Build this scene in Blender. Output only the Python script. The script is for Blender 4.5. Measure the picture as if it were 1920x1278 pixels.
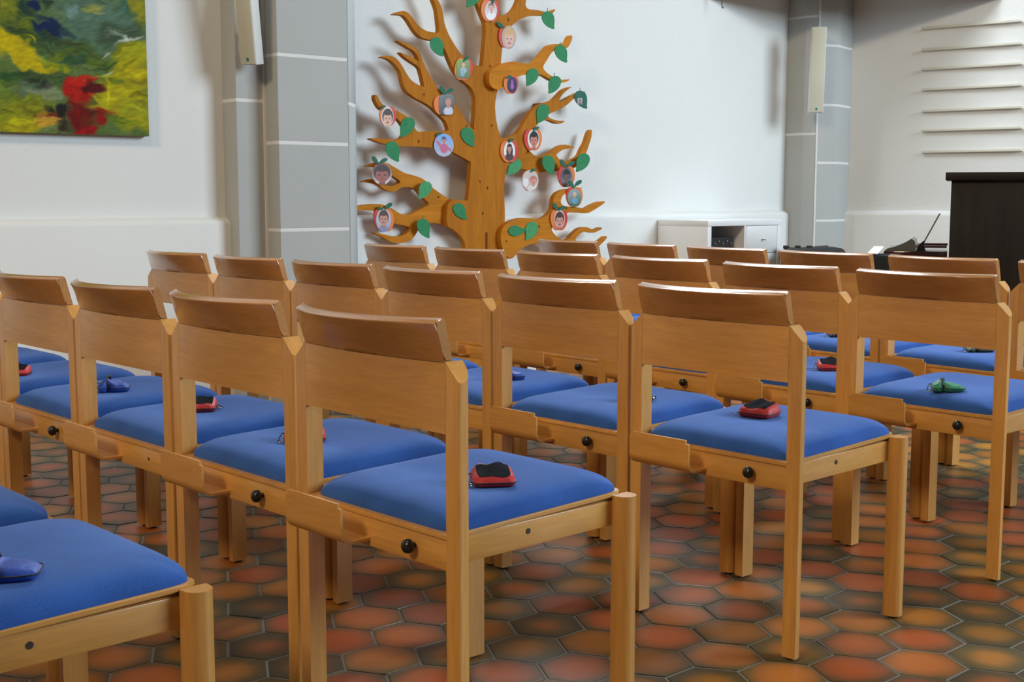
import bpy, bmesh, math, random
import numpy as np
from mathutils import Vector, Matrix

for o in list(bpy.data.objects):
    bpy.data.objects.remove(o, do_unlink=True)
scene = bpy.context.scene
COL = scene.collection
PI = math.pi
random.seed(7)
rng = np.random.default_rng(7)

# ------------------------------------------------------------------ camera
F, PITCH, CAMH = 2394.93, 0.1134, 1.05        # focal length in pixels of the 1920x1278 frame
cam = bpy.data.cameras.new('camera')
cam.sensor_width = 36.0
cam.lens = 36.0 * F / 1920.0
cam.clip_start = 0.05
camo = bpy.data.objects.new('camera', cam)
COL.objects.link(camo)
camo.location = (0, 0, CAMH)
camo.rotation_euler = (PI / 2 - PITCH, 0, 0)
scene.camera = camo

# ------------------------------------------------------------------ light
world = bpy.data.worlds.new('room_light')
scene.world = world
world.use_nodes = True
bg = world.node_tree.nodes['Background']
bg.inputs[0].default_value = (1.0, 0.90, 0.76, 1)
bg.inputs[1].default_value = 0.09


def area(name, loc, target, sx, sy, power, color):
    l = bpy.data.lights.new(name, 'AREA')
    l.shape = 'RECTANGLE'
    l.size, l.size_y = sx, sy
    l.energy = power
    l.color = color
    o = bpy.data.objects.new(name, l)
    COL.objects.link(o)
    o.location = loc
    o.rotation_euler = (Vector(target) - Vector(loc)).to_track_quat('-Z', 'Y').to_euler()
    return o


area('window_daylight_far', (0.80, 8.12, 4.2), (0.80 + 0.649, 8.12 - 0.760, 3.95), 2.6, 2.0, 470, (0.84, 0.93, 1.0))
area('window_daylight_right', (8.7, 2.4, 4.2), (-0.8, 6.6, 1.2), 4.4, 3.4, 860, (0.74, 0.89, 1.0))
area('hall_lamp_warm', (-5.6, -4.6, 7.2), (0.6, 5.0, 0.6), 1.8, 1.4, 500, (1.0, 0.80, 0.54))
area('ceiling_lamp_warm', (-1.2, 1.2, 5.3), (-0.6, 3.0, 0.0), 1.0, 1.0, 50, (1.0, 0.80, 0.54))

vs = scene.view_settings
vs.view_transform = 'Standard'
vs.look = 'None'
vs.exposure = 0.0
vs.gamma = 1.0
vs.use_curve_mapping = False


# ------------------------------------------------------------------ geometry of the photograph
def ray(px, py):
    x = (px - 960) / F
    u = (639 - py) / F
    return Vector((x, math.cos(PITCH) + u * math.sin(PITCH), -math.sin(PITCH) + u * math.cos(PITCH)))


CAMP = Vector((0, 0, CAMH))


def at_z(px, py, z):
    d = ray(px, py)
    return CAMP + d * ((z - CAMH) / d.z)


A1 = math.radians(40.5)                       # long wall recedes to the right
T1 = Vector((math.cos(A1), math.sin(A1), 0))
N1 = Vector((math.sin(A1), -math.cos(A1), 0))  # into the room
C1 = -5.75
A2 = math.radians(-38.0)                      # end wall comes nearer to the right
T2 = Vector((math.cos(A2), math.sin(A2), 0))
N2 = Vector((math.sin(A2), -math.cos(A2), 0))


def on_wall(px, py, n, T, N, C):
    d = ray(px, py)
    t = (C + n) / d.dot(N)
    P = CAMP + d * t
    return P


def w1(px, py, n=0.0):
    """pixel -> (s, z) on the long wall, n metres in front of it"""
    P = on_wall(px, py, n, T1, N1, C1)
    return P.dot(T1), P.z


CORNER = on_wall(1530, 366, 0, T1, N1, C1)
C2 = CORNER.dot(N2)


def w2(px, py, n=0.0):
    P = on_wall(px, py, n, T2, N2, C2)
    return P.dot(T2), P.z


def p1(s, n, z=0.0):
    return T1 * s + N1 * (C1 + n) + Vector((0, 0, z))


def p2(s, n, z=0.0):
    return T2 * s + N2 * (C2 + n) + Vector((0, 0, z))


# ------------------------------------------------------------------ helpers
def mesh_from_bm(name, bm, sharp=35):
    me = bpy.data.meshes.new(name)
    bmesh.ops.recalc_face_normals(bm, faces=bm.faces)
    bm.to_mesh(me)
    bm.free()
    for p in me.polygons:
        p.use_smooth = True
    if sharp is not None:
        me.set_sharp_from_angle(angle=math.radians(sharp))
    return me


def link(name, me, mat=None, parent=None):
    o = bpy.data.objects.new(name, me)
    COL.objects.link(o)
    if mat is not None:
        if len(me.materials) == 0:
            me.materials.append(mat)
    if parent is not None:
        o.parent = parent
    return o


def part(name, bm, mat, parent, sharp=35):
    return link(name, mesh_from_bm(name, bm, sharp), mat, parent)


def tag(o, label=None, cat=None, group=None, kind=None):
    if label:
        o['label'] = label
    if cat:
        o['category'] = cat
    if group:
        o['group'] = group
    if kind:
        o['kind'] = kind
    return o


def empty(name, loc=(0, 0, 0), rz=0.0):
    o = bpy.data.objects.new(name, None)
    o.empty_display_size = 0.05
    COL.objects.link(o)
    o.location = loc
    o.rotation_euler = (0, 0, rz)
    return o


def copy_tree(o, parent=None):
    c = o.copy()
    COL.objects.link(c)
    c.parent = parent
    for ch in o.children:
        copy_tree(ch, c)
    return c


def add_box(bm, x0, x1, y0, y1, z0, z1, bevel=0.0, seg=2):
    b2 = bmesh.new()
    vsx = [b2.verts.new((x, y, z)) for z in (z0, z1) for y in (y0, y1) for x in (x0, x1)]
    for f in ((0, 2, 3, 1), (4, 5, 7, 6), (0, 1, 5, 4), (2, 6, 7, 3), (0, 4, 6, 2), (1, 3, 7, 5)):
        b2.faces.new([vsx[i] for i in f])
    if bevel > 0:
        bmesh.ops.bevel(b2, geom=b2.edges[:], offset=bevel, segments=seg, profile=0.5, affect='EDGES')
    me = bpy.data.meshes.new('tmp')
    b2.to_mesh(me)
    b2.free()
    bm.from_mesh(me)
    bpy.data.meshes.remove(me)
    return bm


def box(*a, **k):
    return add_box(bmesh.new(), *a, **k)


def prism(bm, pts, z0, z1, ztop=None):
    """pts: xy outline extruded in z; ztop(x,y) optional sloping top"""
    lo = [bm.verts.new((x, y, z0)) for x, y in pts]
    hi = [bm.verts.new((x, y, ztop(x, y) if ztop else z1)) for x, y in pts]
    n = len(pts)
    for i in range(n):
        j = (i + 1) % n
        bm.faces.new((lo[i], lo[j], hi[j], hi[i]))
    bm.faces.new(lo[::-1])
    bm.faces.new(hi)
    return bm


def cutout(bm, pts, y_front, y_back, bevel=0.0):
    """outline in the x,z plane, thickness from y_front to y_back (y_front nearer the viewer, smaller)"""
    fr = [bm.verts.new((x, y_front, z)) for x, z in pts]
    bk = [bm.verts.new((x, y_back, z)) for x, z in pts]
    n = len(pts)
    ff = bm.faces.new(fr)
    fb = bm.faces.new(bk[::-1])
    ff.normal_update()
    fb.normal_update()
    for i in range(n):
        j = (i + 1) % n
        bm.faces.new((fr[j], fr[i], bk[i], bk[j]))
    bmesh.ops.triangulate(bm, faces=[ff, fb])
    return bm


def tube(bm, pts, r, seg=8, closed=False):
    pts = [Vector(p) for p in pts]
    rings = []
    n = len(pts)
    up0 = Vector((0.123, 0.31, 0.94))
    for i, p in enumerate(pts):
        a = pts[(i - 1) % n] if (closed or i > 0) else p
        b = pts[(i + 1) % n] if (closed or i < n - 1) else p
        t = (b - a).normalized()
        u = t.cross(up0)
        if u.length < 1e-4:
            u = t.cross(Vector((1, 0, 0)))
        u.normalize()
        v = t.cross(u)
        rr = r[i] if isinstance(r, (list, tuple)) else r
        rings.append([bm.verts.new(p + (u * math.cos(2 * PI * k / seg) + v * math.sin(2 * PI * k / seg)) * rr) for k in range(seg)])
    m = n if closed else n - 1
    for i in range(m):
        A, B = rings[i], rings[(i + 1) % n]
        for k in range(seg):
            l = (k + 1) % seg
            bm.faces.new((A[k], A[l], B[l], B[k]))
    if not closed:
        bm.faces.new(rings[0][::-1])
        bm.faces.new(rings[-1])
    return bm


def lathe(bm, prof, seg=16, axis='z'):
    """prof: (radius, height) list"""
    rings = []
    for r, hh in prof:
        ring = []
        for k in range(seg):
            c, s = math.cos(2 * PI * k / seg) * r, math.sin(2 * PI * k / seg) * r
            ring.append(bm.verts.new((c, s, hh) if axis == 'z' else (c, -hh, s)))
        rings.append(ring)
    for A, B in zip(rings, rings[1:]):
        for k in range(seg):
            l = (k + 1) % seg
            bm.faces.new((A[k], A[l], B[l], B[k]))
    bm.faces.new(rings[0][::-1])
    bm.faces.new(rings[-1])
    return bm


def chaikin(pts, q=0.22, it=1):
    for _ in range(it):
        out = []
        n = len(pts)
        for i in range(n):
            a, b = pts[i], pts[(i + 1) % n]
            out.append((a[0] * (1 - q) + b[0] * q, a[1] * (1 - q) + b[1] * q))
            out.append((a[0] * q + b[0] * (1 - q), a[1] * q + b[1] * (1 - q)))
        pts = out
    return pts


# ------------------------------------------------------------------ materials
def new_mat(name):
    m = bpy.data.materials.new(name)
    m.use_nodes = True
    nt = m.node_tree
    b = nt.nodes['Principled BSDF']
    return m, nt, b


def N(nt, t, **k):
    n = nt.nodes.new(t)
    for a, v in k.items():
        setattr(n, a, v)
    return n


def plain(name, col, rough=0.5, spec=0.5, metal=0.0, bump=0.0, bscale=60.0, var=0.06, vscale=8.0, coat=0.0):
    """colour with a little procedural variation and fine relief"""
    m, nt, b = new_mat(name)
    tc = N(nt, 'ShaderNodeTexCoord')
    nz = N(nt, 'ShaderNodeTexNoise')
    nz.inputs['Scale'].default_value = vscale
    nz.inputs['Detail'].default_value = 4
    nt.links.new(tc.outputs['Object'], nz.inputs['Vector'])
    mx = N(nt, 'ShaderNodeMix', data_type='RGBA')
    mx.inputs[6].default_value = (*[max(0, c * (1 - var)) for c in col], 1)
    mx.inputs[7].default_value = (*[min(1, c * (1 + var)) for c in col], 1)
    nt.links.new(nz.outputs['Fac'], mx.inputs[0])
    nt.links.new(mx.outputs[2], b.inputs['Base Color'])
    b.inputs['Roughness'].default_value = rough
    b.inputs['Specular IOR Level'].default_value = spec
    b.inputs['Metallic'].default_value = metal
    b.inputs['Coat Weight'].default_value = coat
    if bump > 0:
        n2 = N(nt, 'ShaderNodeTexNoise')
        n2.inputs['Scale'].default_value = bscale
        n2.inputs['Detail'].default_value = 3
        nt.links.new(tc.outputs['Object'], n2.inputs['Vector'])
        bp = N(nt, 'ShaderNodeBump')
        bp.inputs['Strength'].default_value = bump
        bp.inputs['Distance'].default_value = 0.004
        nt.links.new(n2.outputs['Fac'], bp.inputs['Height'])
        nt.links.new(bp.outputs['Normal'], b.inputs['Normal'])
    return m


def wood(name, c0, c1, axis, rough=0.36, coat=0.35, spread=0.10, fig=1.0, spec=0.5):
    """straight-grained lacquered wood; axis = grain direction"""
    m, nt, b = new_mat(name)
    tc = N(nt, 'ShaderNodeTexCoord')
    oi = N(nt, 'ShaderNodeObjectInfo')
    add = N(nt, 'ShaderNodeVectorMath', operation='ADD')
    sc = N(nt, 'ShaderNodeVectorMath', operation='SCALE')
    cmb = N(nt, 'ShaderNodeCombineXYZ')
    for i in range(3):
        nt.links.new(oi.outputs['Random'], cmb.inputs[i])
    nt.links.new(cmb.outputs[0], sc.inputs[0])
    sc.inputs['Scale'].default_value = 7.3
    nt.links.new(tc.outputs['Object'], add.inputs[0])
    nt.links.new(sc.outputs[0], add.inputs[1])
    mp = N(nt, 'ShaderNodeMapping')
    s = [26.0, 26.0, 26.0]
    s['xyz'.index(axis)] = 2.2
    mp.inputs['Scale'].default_value = s
    nt.links.new(add.outputs[0], mp.inputs['Vector'])
    nz = N(nt, 'ShaderNodeTexNoise')
    nz.inputs['Scale'].default_value = 1.0 * fig
    nz.inputs['Detail'].default_value = 6
    nz.inputs['Roughness'].default_value = 0.62
    nz.inputs['Distortion'].default_value = 0.5
    nt.links.new(mp.outputs[0], nz.inputs['Vector'])
    mp2 = N(nt, 'ShaderNodeMapping')
    s2 = [160.0, 160.0, 160.0]
    s2['xyz'.index(axis)] = 14.0
    mp2.inputs['Scale'].default_value = s2
    nt.links.new(add.outputs[0], mp2.inputs['Vector'])
    nf = N(nt, 'ShaderNodeTexNoise')
    nf.inputs['Scale'].default_value = 1.0
    nf.inputs['Detail'].default_value = 3
    nt.links.new(mp2.outputs[0], nf.inputs['Vector'])
    mixf = N(nt, 'ShaderNodeMath', operation='MULTIPLY_ADD')
    mixf.inputs[1].default_value = 0.45
    nt.links.new(nf.outputs['Fac'], mixf.inputs[0])
    sub = N(nt, 'ShaderNodeMath', operation='MULTIPLY')
    sub.inputs[1].default_value = 0.75
    nt.links.new(nz.outputs['Fac'], sub.inputs[0])
    nt.links.new(sub.outputs[0], mixf.inputs[2])
    cr = N(nt, 'ShaderNodeValToRGB')
    cr.color_ramp.elements[0].position = 0.30
    cr.color_ramp.elements[0].color = (*c0, 1)
    cr.color_ramp.elements[1].position = 0.82
    cr.color_ramp.elements[1].color = (*c1, 1)
    nt.links.new(mixf.outputs[0], cr.inputs[0])
    # board to board difference
    hs = N(nt, 'ShaderNodeHueSaturation')
    mr = N(nt, 'ShaderNodeMapRange')
    mr.inputs['To Min'].default_value = 1.0 - spread
    mr.inputs['To Max'].default_value = 1.0 + spread
    nt.links.new(oi.outputs['Random'], mr.inputs['Value'])
    nt.links.new(mr.outputs[0], hs.inputs['Value'])
    nt.links.new(cr.outputs[0], hs.inputs['Color'])
    nt.links.new(hs.outputs[0], b.inputs['Base Color'])
    b.inputs['Roughness'].default_value = rough
    b.inputs['Specular IOR Level'].default_value = spec
    b.inputs['Coat Weight'].default_value = coat
    b.inputs['Coat Roughness'].default_value = 0.22
    bp = N(nt, 'ShaderNodeBump')
    bp.inputs['Strength'].default_value = 0.06
    bp.inputs['Distance'].default_value = 0.002
    nt.links.new(nf.outputs['Fac'], bp.inputs['Height'])
    nt.links.new(bp.outputs['Normal'], b.inputs['Normal'])
    return m


def attr_mat(name, rough=0.5, spec=0.4, bump=0.0):
    """colour read from the mesh's own print / paint layer"""
    m, nt, b = new_mat(name)
    a = N(nt, 'ShaderNodeVertexColor')
    a.layer_name = 'paint'
    nt.links.new(a.outputs['Color'], b.inputs['Base Color'])
    b.inputs['Roughness'].default_value = rough
    b.inputs['Specular IOR Level'].default_value = spec
    if bump > 0:
        tc = N(nt, 'ShaderNodeTexCoord')
        n2 = N(nt, 'ShaderNodeTexNoise')
        n2.inputs['Scale'].default_value = 90
        nt.links.new(tc.outputs['Object'], n2.inputs['Vector'])
        bp = N(nt, 'ShaderNodeBump')
        bp.inputs['Strength'].default_value = bump
        bp.inputs['Distance'].default_value = 0.003
        nt.links.new(n2.outputs['Fac'], bp.inputs['Height'])
        nt.links.new(bp.outputs['Normal'], b.inputs['Normal'])
    return m


BEECH0, BEECH1 = (0.43, 0.195, 0.042), (0.63, 0.320, 0.080)
M = {}
M['beech_x'] = wood('beech_across', BEECH0, BEECH1, 'x')
M['beech_y'] = wood('beech_deep', BEECH0, BEECH1, 'y')
M['beech_z'] = wood('beech_upright', BEECH0, BEECH1, 'z')
M['beech_shaded'] = wood('beech_rail_shaded', (0.36, 0.150, 0.040), (0.52, 0.245, 0.072), 'x', rough=0.24, coat=0.9)  # darker beech: shade on the back-leaning rail is put into its colour
M['tree_z'] = wood('tree_board', (0.31, 0.105, 0.007), (0.53, 0.195, 0.015), 'z', rough=0.7, coat=0.0, spec=0.15, spread=0.05)
M['tree_x'] = wood('tree_limb_board', (0.36, 0.125, 0.008), (0.60, 0.23, 0.018), 'x', rough=0.7, coat=0.0, spec=0.15, spread=0.06)
M['oak_dark'] = wood('stained_oak', (0.004, 0.0032, 0.0026), (0.020, 0.014, 0.011), 'z', rough=0.55, coat=0.0, fig=0.6, spec=0.2)
M['knot'] = plain('wood_knot', (0.13, 0.045, 0.010), rough=0.8, spec=0.1)
M['knob'] = plain('black_plastic', (0.01, 0.01, 0.012), rough=0.22, var=0.02)
M['bolt'] = plain('dark_bolt', (0.03, 0.022, 0.016), rough=0.5)
M['glide'] = plain('felt_glide', (0.05, 0.04, 0.035), rough=0.9)
M['plaster'] = plain('white_plaster', (0.76, 0.77, 0.76), rough=0.9, spec=0.2, bump=0.35, bscale=45, var=0.03, vscale=1.6)
M['stone'] = plain('grey_painted_stone', (0.44, 0.45, 0.44), rough=0.85, spec=0.2, bump=0.3, bscale=70, var=0.05, vscale=3)
M['mortar'] = plain('white_mortar', (0.74, 0.73, 0.72), rough=0.9, spec=0.2, bump=0.3, bscale=80, var=0.04)
M['speaker'] = plain('cream_speaker', (0.56, 0.53, 0.43), rough=0.5, bump=0.15, bscale=300, var=0.04)
M['speaker_case'] = plain('white_speaker_case', (0.72, 0.71, 0.66), rough=0.45, var=0.03)
M['badge'] = plain('teal_badge', (0.02, 0.16, 0.20), rough=0.3, var=0.1)
M['white_lam'] = plain('white_laminate', (0.80, 0.82, 0.83), rough=0.35, var=0.015)
M['metal'] = plain('bright_metal', (0.75, 0.75, 0.75), rough=0.18, metal=1.0, var=0.03)
M['black'] = plain('black_gear', (0.012, 0.013, 0.013), rough=0.6, bump=0.3, bscale=120, var=0.2)
M['paper'] = plain('white_paper', (0.78, 0.80, 0.80), rough=0.6, var=0.02)
M['cloth_dark'] = plain('dark_cloth', (0.010, 0.012, 0.012), rough=0.7, spec=0.2, bump=0.3, bscale=60, var=0.25)
M['maroon'] = plain('maroon_lacquer', (0.035, 0.008, 0.010), rough=0.08, var=0.1, coat=0.6)
M['grey_desk'] = plain('grey_lid', (0.10, 0.115, 0.11), rough=0.25, var=0.1, coat=0.3)
M['loft'] = wood('loft_wood', (0.22, 0.11, 0.045), (0.36, 0.20, 0.09), 'x', rough=0.5, coat=0.1)
M['leaf'] = plain('green_felt', (0.022, 0.22, 0.085), rough=0.75, bump=0.4, bscale=180, var=0.30, vscale=55)
M['leaf_dark'] = plain('dark_green_felt', (0.018, 0.13, 0.085), rough=0.75, bump=0.4, bscale=180, var=0.25, vscale=55)
M['leaf_pale'] = plain('pale_green_felt', (0.055, 0.30, 0.12), rough=0.75, bump=0.4, bscale=180, var=0.35, vscale=55)
M['print'] = attr_mat('photo_print', rough=0.4)
M['canvas'] = attr_mat('oil_paint', rough=0.6, spec=0.12, bump=0.15)
M['rail_white'] = plain('cream_rail', (0.66, 0.64, 0.55), rough=0.7, var=0.03)


def fabric():
    m, nt, b = new_mat('blue_upholstery')
    tc = N(nt, 'ShaderNodeTexCoord')
    nz = N(nt, 'ShaderNodeTexNoise')
    nz.inputs['Scale'].default_value = 420
    nz.inputs['Detail'].default_value = 2
    nt.links.new(tc.outputs['Object'], nz.inputs['Vector'])
    n2 = N(nt, 'ShaderNodeTexNoise')
    n2.inputs['Scale'].default_value = 9
    n2.inputs['Detail'].default_value = 4
    nt.links.new(tc.outputs['Object'], n2.inputs['Vector'])
    av = N(nt, 'ShaderNodeMath', operation='MULTIPLY_ADD')
    av.inputs[1].default_value = 0.5
    nt.links.new(nz.outputs['Fac'], av.inputs[0])
    hf = N(nt, 'ShaderNodeMath', operation='MULTIPLY')
    hf.inputs[1].default_value = 0.5
    nt.links.new(n2.outputs['Fac'], hf.inputs[0])
    nt.links.new(hf.outputs[0], av.inputs[2])
    cr = N(nt, 'ShaderNodeValToRGB')
    cr.color_ramp.elements[0].position = 0.3
    cr.color_ramp.elements[0].color = (0.016, 0.066, 0.275, 1)
    cr.color_ramp.elements[1].position = 0.7
    cr.color_ramp.elements[1].color = (0.030, 0.116, 0.44, 1)
    nt.links.new(av.outputs[0], cr.inputs[0])
    nt.links.new(cr.outputs[0], b.inputs['Base Color'])
    b.inputs['Roughness'].default_value = 0.92
    b.inputs['Specular IOR Level'].default_value = 0.25
    b.inputs['Sheen Weight'].default_value = 0.25
    b.inputs['Sheen Roughness'].default_value = 0.5
    b.inputs['Sheen Tint'].default_value = (0.45, 0.6, 0.95, 1)
    bp = N(nt, 'ShaderNodeBump')
    bp.inputs['Strength'].default_value = 0.25
    bp.inputs['Distance'].default_value = 0.001
    nt.links.new(nz.outputs['Fac'], bp.inputs['Height'])
    nt.links.new(bp.outputs['Normal'], b.inputs['Normal'])
    return m


M['fabric'] = fabric()


def tile_mat():
    """fired clay: rust heart, smoked olive rim; 'shade' (per tile) picks how far the smoke went"""
    m, nt, b = new_mat('fired_clay_tile')
    at = N(nt, 'ShaderNodeAttribute')
    at.attribute_name = 'shade'
    uv = N(nt, 'ShaderNodeUVMap')
    uv.uv_map = 'tile'
    tc = N(nt, 'ShaderNodeTexCoord')
    # distance from the heart of the tile, pushed about by noise
    nz = N(nt, 'ShaderNodeTexNoise')
    nz.inputs['Scale'].default_value = 7.0
    nz.inputs['Detail'].default_value = 4
    geo = N(nt, 'ShaderNodeNewGeometry')
    nt.links.new(geo.outputs['Position'], nz.inputs['Vector'])
    ln = N(nt, 'ShaderNodeVectorMath', operation='LENGTH')
    nt.links.new(uv.outputs['UV'], ln.inputs[0])
    ad = N(nt, 'ShaderNodeMath', operation='MULTIPLY_ADD')
    ad.inputs[1].default_value = 1.1
    nt.links.new(nz.outputs['Fac'], ad.inputs[0])
    pw_ = N(nt, 'ShaderNodeMath', operation='POWER')
    pw_.inputs[1].default_value = 1.5
    nt.links.new(ln.outputs['Value'], pw_.inputs[0])
    ml = N(nt, 'ShaderNodeMath', operation='MULTIPLY')
    ml.inputs[1].default_value = 1.45
    nt.links.new(pw_.outputs[0], ml.inputs[0])
    nt.links.new(ml.outputs[0], ad.inputs[2])
    sh = N(nt, 'ShaderNodeSeparateColor')
    nt.links.new(at.outputs['Color'], sh.inputs[0])
    a2 = N(nt, 'ShaderNodeMath', operation='ADD')
    nt.links.new(ad.outputs[0], a2.inputs[0])
    nt.links.new(sh.outputs[0], a2.inputs[1])
    cr = N(nt, 'ShaderNodeValToRGB')
    e = cr.color_ramp.elements
    e[0].position = 0.62 / 2.4
    e[0].color = (0.38, 0.102, 0.024, 1)
    e[1].position = 2.1 / 2.4
    e[1].color = (0.058, 0.048, 0.026, 1)
    k = cr.color_ramp.elements.new(1.12 / 2.4)
    k.color = (0.275, 0.086, 0.024, 1)
    k = cr.color_ramp.elements.new(1.5 / 2.4)
    k.color = (0.125, 0.068, 0.027, 1)
    dv = N(nt, 'ShaderNodeMath', operation='DIVIDE')
    dv.inputs[1].default_value = 2.4
    nt.links.new(a2.outputs[0], dv.inputs[0])
    nt.links.new(dv.outputs[0], cr.inputs[0])
    hs = N(nt, 'ShaderNodeHueSaturation')
    mr = N(nt, 'ShaderNodeMapRange')
    mr.inputs['To Min'].default_value = 0.492
    mr.inputs['To Max'].default_value = 0.528
    nt.links.new(sh.outputs[1], mr.inputs['Value'])
    nt.links.new(mr.outputs[0], hs.inputs['Hue'])
    mr2 = N(nt, 'ShaderNodeMapRange')
    mr2.inputs['To Min'].default_value = 0.75
    mr2.inputs['To Max'].default_value = 1.25
    nt.links.new(sh.outputs[2], mr2.inputs['Value'])
    nt.links.new(mr2.outputs[0], hs.inputs['Value'])
    nt.links.new(cr.outputs[0], hs.inputs['Color'])
    nt.links.new(hs.outputs[0], b.inputs['Base Color'])
    b.inputs['Roughness'].default_value = 0.40
    b.inputs['Specular IOR Level'].default_value = 0.25
    n3 = N(nt, 'ShaderNodeTexNoise')
    n3.inputs['Scale'].default_value = 30
    nt.links.new(geo.outputs['Position'], n3.inputs['Vector'])
    bp = N(nt, 'ShaderNodeBump')
    bp.inputs['Strength'].default_value = 0.25
    bp.inputs['Distance'].default_value = 0.003
    nt.links.new(n3.outputs['Fac'], bp.inputs['Height'])
    nt.links.new(bp.outputs['Normal'], b.inputs['Normal'])
    return m


M['tile'] = tile_mat()
M['grout'] = plain('grey_grout', (0.20, 0.20, 0.19), rough=0.9, var=0.25, vscale=5)

# ------------------------------------------------------------------ floor with hexagonal tiles
TS, TA = 0.0982, math.radians(-17.354)
TO = (0.2508, 3.0856)
floor_pts = [p1(0.6, -0.2), p1((CORNER.dot(T1)) + 0.1, -0.2), p2(CORNER.dot(T2) + 3.2, -0.2)]
bm = bmesh.new()
fz = -0.0022
pl = [(-5.2, 0.2), (-5.2, 3.2), (CORNER.x, CORNER.y + 0.3), (6.0, 6.6), (6.0, 0.2)]
prism(bm, pl, -0.12, fz)
floor = link('floor', mesh_from_bm('floor', bm), M['grout'])
tag(floor, 'brown hexagonal clay tile floor with grey grout', kind='structure')


def tile_verts(shade, jit):
    """one tile as lists; local origin at its centre"""
    g = 0.0030
    V, Fc, U = [], [], []
    for ring, (r, z) in enumerate(((TS - g / 0.866, -0.004), (TS - g / 0.866, -0.0008), (TS - g / 0.866 - 0.0035, 0.0))):
        for k in range(6):
            a = k * PI / 3
            V.append((r * math.cos(a), r * math.sin(a), z))
            U.append((r / TS * math.cos(a), r / TS * math.sin(a)))
    for k in range(6):
        l = (k + 1) % 6
        Fc.append((k, l, 6 + l, 6 + k))
        Fc.append((6 + k, 6 + l, 12 + l, 12 + k))
    V.append((0, 0, 0.0))
    U.append((0, 0))
    for k in range(6):
        Fc.append((12 + k, 12 + (k + 1) % 6, 18))
    return V, Fc, U


def tile_mesh(name, V, Fc, U, S):
    me = bpy.data.meshes.new(name)
    me.from_pydata(V, [], Fc)
    ul = me.uv_layers.new(name='tile')
    ca = me.color_attributes.new('shade', 'FLOAT_COLOR', 'POINT')
    uvs = np.empty((len(me.loops), 2), np.float32)
    vi = np.empty(len(me.loops), np.int32)
    me.loops.foreach_get('vertex_index', vi)
    uvs[:] = np.array(U, np.float32)[vi]
    ul.data.foreach_set('uv', uvs.ravel())
    ca.data.foreach_set('color', np.array(S, np.float32).ravel())
    me.materials.append(M['tile'])
    return me


def rnd_shade():
    q = random.random()
    base = random.uniform(-0.30, 0.05) if q < 0.55 else random.uniform(0.05, 0.55)
    return (base, random.random(), random.random(), 1.0)


variants = []
for k in range(24):
    V, Fc, U = tile_verts(0, 0)
    s = rnd_shade()
    variants.append(tile_mesh('tile', V, Fc, U, [s] * len(V)))

cA, sA = math.cos(TA), math.sin(TA)
cells = []
for i in range(-60, 61):
    for j in range(-60, 61):
        lx, ly = 1.5 * TS * i, TS * math.sqrt(3) * (j + i / 2)
        x, y = TO[0] + cA * lx - sA * ly, TO[1] + sA * lx + cA * ly
        if y < 0.9 or y > 9.6 or abs(x) > 0.46 * y + 1.6:
            continue
        if Vector((x, y, 0)).dot(N1) < C1 + 0.02 or Vector((x, y, 0)).dot(N2) < C2 + 0.02:
            continue
        d = math.hypot(x, y)
        dep = y * math.cos(PITCH) + CAMH * math.sin(PITCH)
        px = 960 + F * x / dep
        py = 639 + F * (CAMH * math.cos(PITCH) - y * math.sin(PITCH)) / dep
        vis = -60 < px < 1980 and py < 1310
        cells.append((0 if vis else 1, d, x, y))
cells.sort()
near, far = cells[:300], cells[300:]
for k, (_, d, x, y) in enumerate(near):
    o = bpy.data.objects.new('tile', variants[random.randrange(len(variants))])
    COL.objects.link(o)
    o.parent = floor
    o.location = (x, y, random.uniform(-0.0006, 0.0006))
    o.rotation_euler = (random.uniform(-.004, .004), random.uniform(-.004, .004), TA + random.randrange(6) * PI / 3)
V, Fc, U, S = [], [], [], []
v0, f0, u0 = tile_verts(0, 0)
for (_, d, x, y) in far:
    b0 = len(V)
    s = rnd_shade()
    for (vx, vy, vz) in v0:
        V.append((x + cA * vx - sA * vy, y + sA * vx + cA * vy, vz))
        S.append(s)
    U += u0
    Fc += [tuple(b0 + q for q in fc) for fc in f0]
o = link('tile_field', tile_mesh('tile_field', V, Fc, U, S), None, floor)
o['kind'] = 'stuff'

# ------------------------------------------------------------------ walls
WH = 5.6
LEDGE = 0.931


def wall_frame(o, T, A, C, Nn):
    return o


def slab_on(parent_name, pts_sn, z0, z1, pfun, mat, kind_label, parent=None):
    bm = bmesh.new()
    pts = [(pfun(s, n).x, pfun(s, n).y) for s, n in pts_sn]
    prism(bm, pts, z0, z1)
    return link(parent_name, mesh_from_bm(parent_name, bm), mat, parent)


def dado(pfun, s0, s1, parent):
    """lower wall standing proud, with a sloping plaster ledge"""
    bm = bmesh.new()
    prof = [(-0.02, 0.0), (0.05, 0.0), (0.05, LEDGE - 0.022), (0.046, LEDGE - 0.010), (0.036, LEDGE - 0.002), (0.0, LEDGE + 0.014), (-0.02, LEDGE + 0.014)]
    rows = []
    K = 24
    for i in range(K + 1):
        s = s0 + (s1 - s0) * i / K
        wob = 0.003 * math.sin(7.1 * s) + 0.002 * math.sin(17.3 * s + 1)
        rows.append([bm.verts.new(pfun(s, n, z + (wob if z > 0.5 else 0))) for n, z in prof])
    for a, b in zip(rows, rows[1:]):
        for k in range(len(prof)):
            l = (k + 1) % len(prof)
            bm.faces.new((a[k], a[l], b[l], b[k]))
    bm.faces.new(rows[0])
    bm.faces.new(rows[-1][::-1])
    return link('dado', mesh_from_bm('dado', bm, 50), M['plaster'], parent)


s_pier = w1(420, 300)[0]                       # where the left wall meets the pier
s_cor = CORNER.dot(T1)
# pier profile from its edges in the picture
n_a = 0.0
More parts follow.
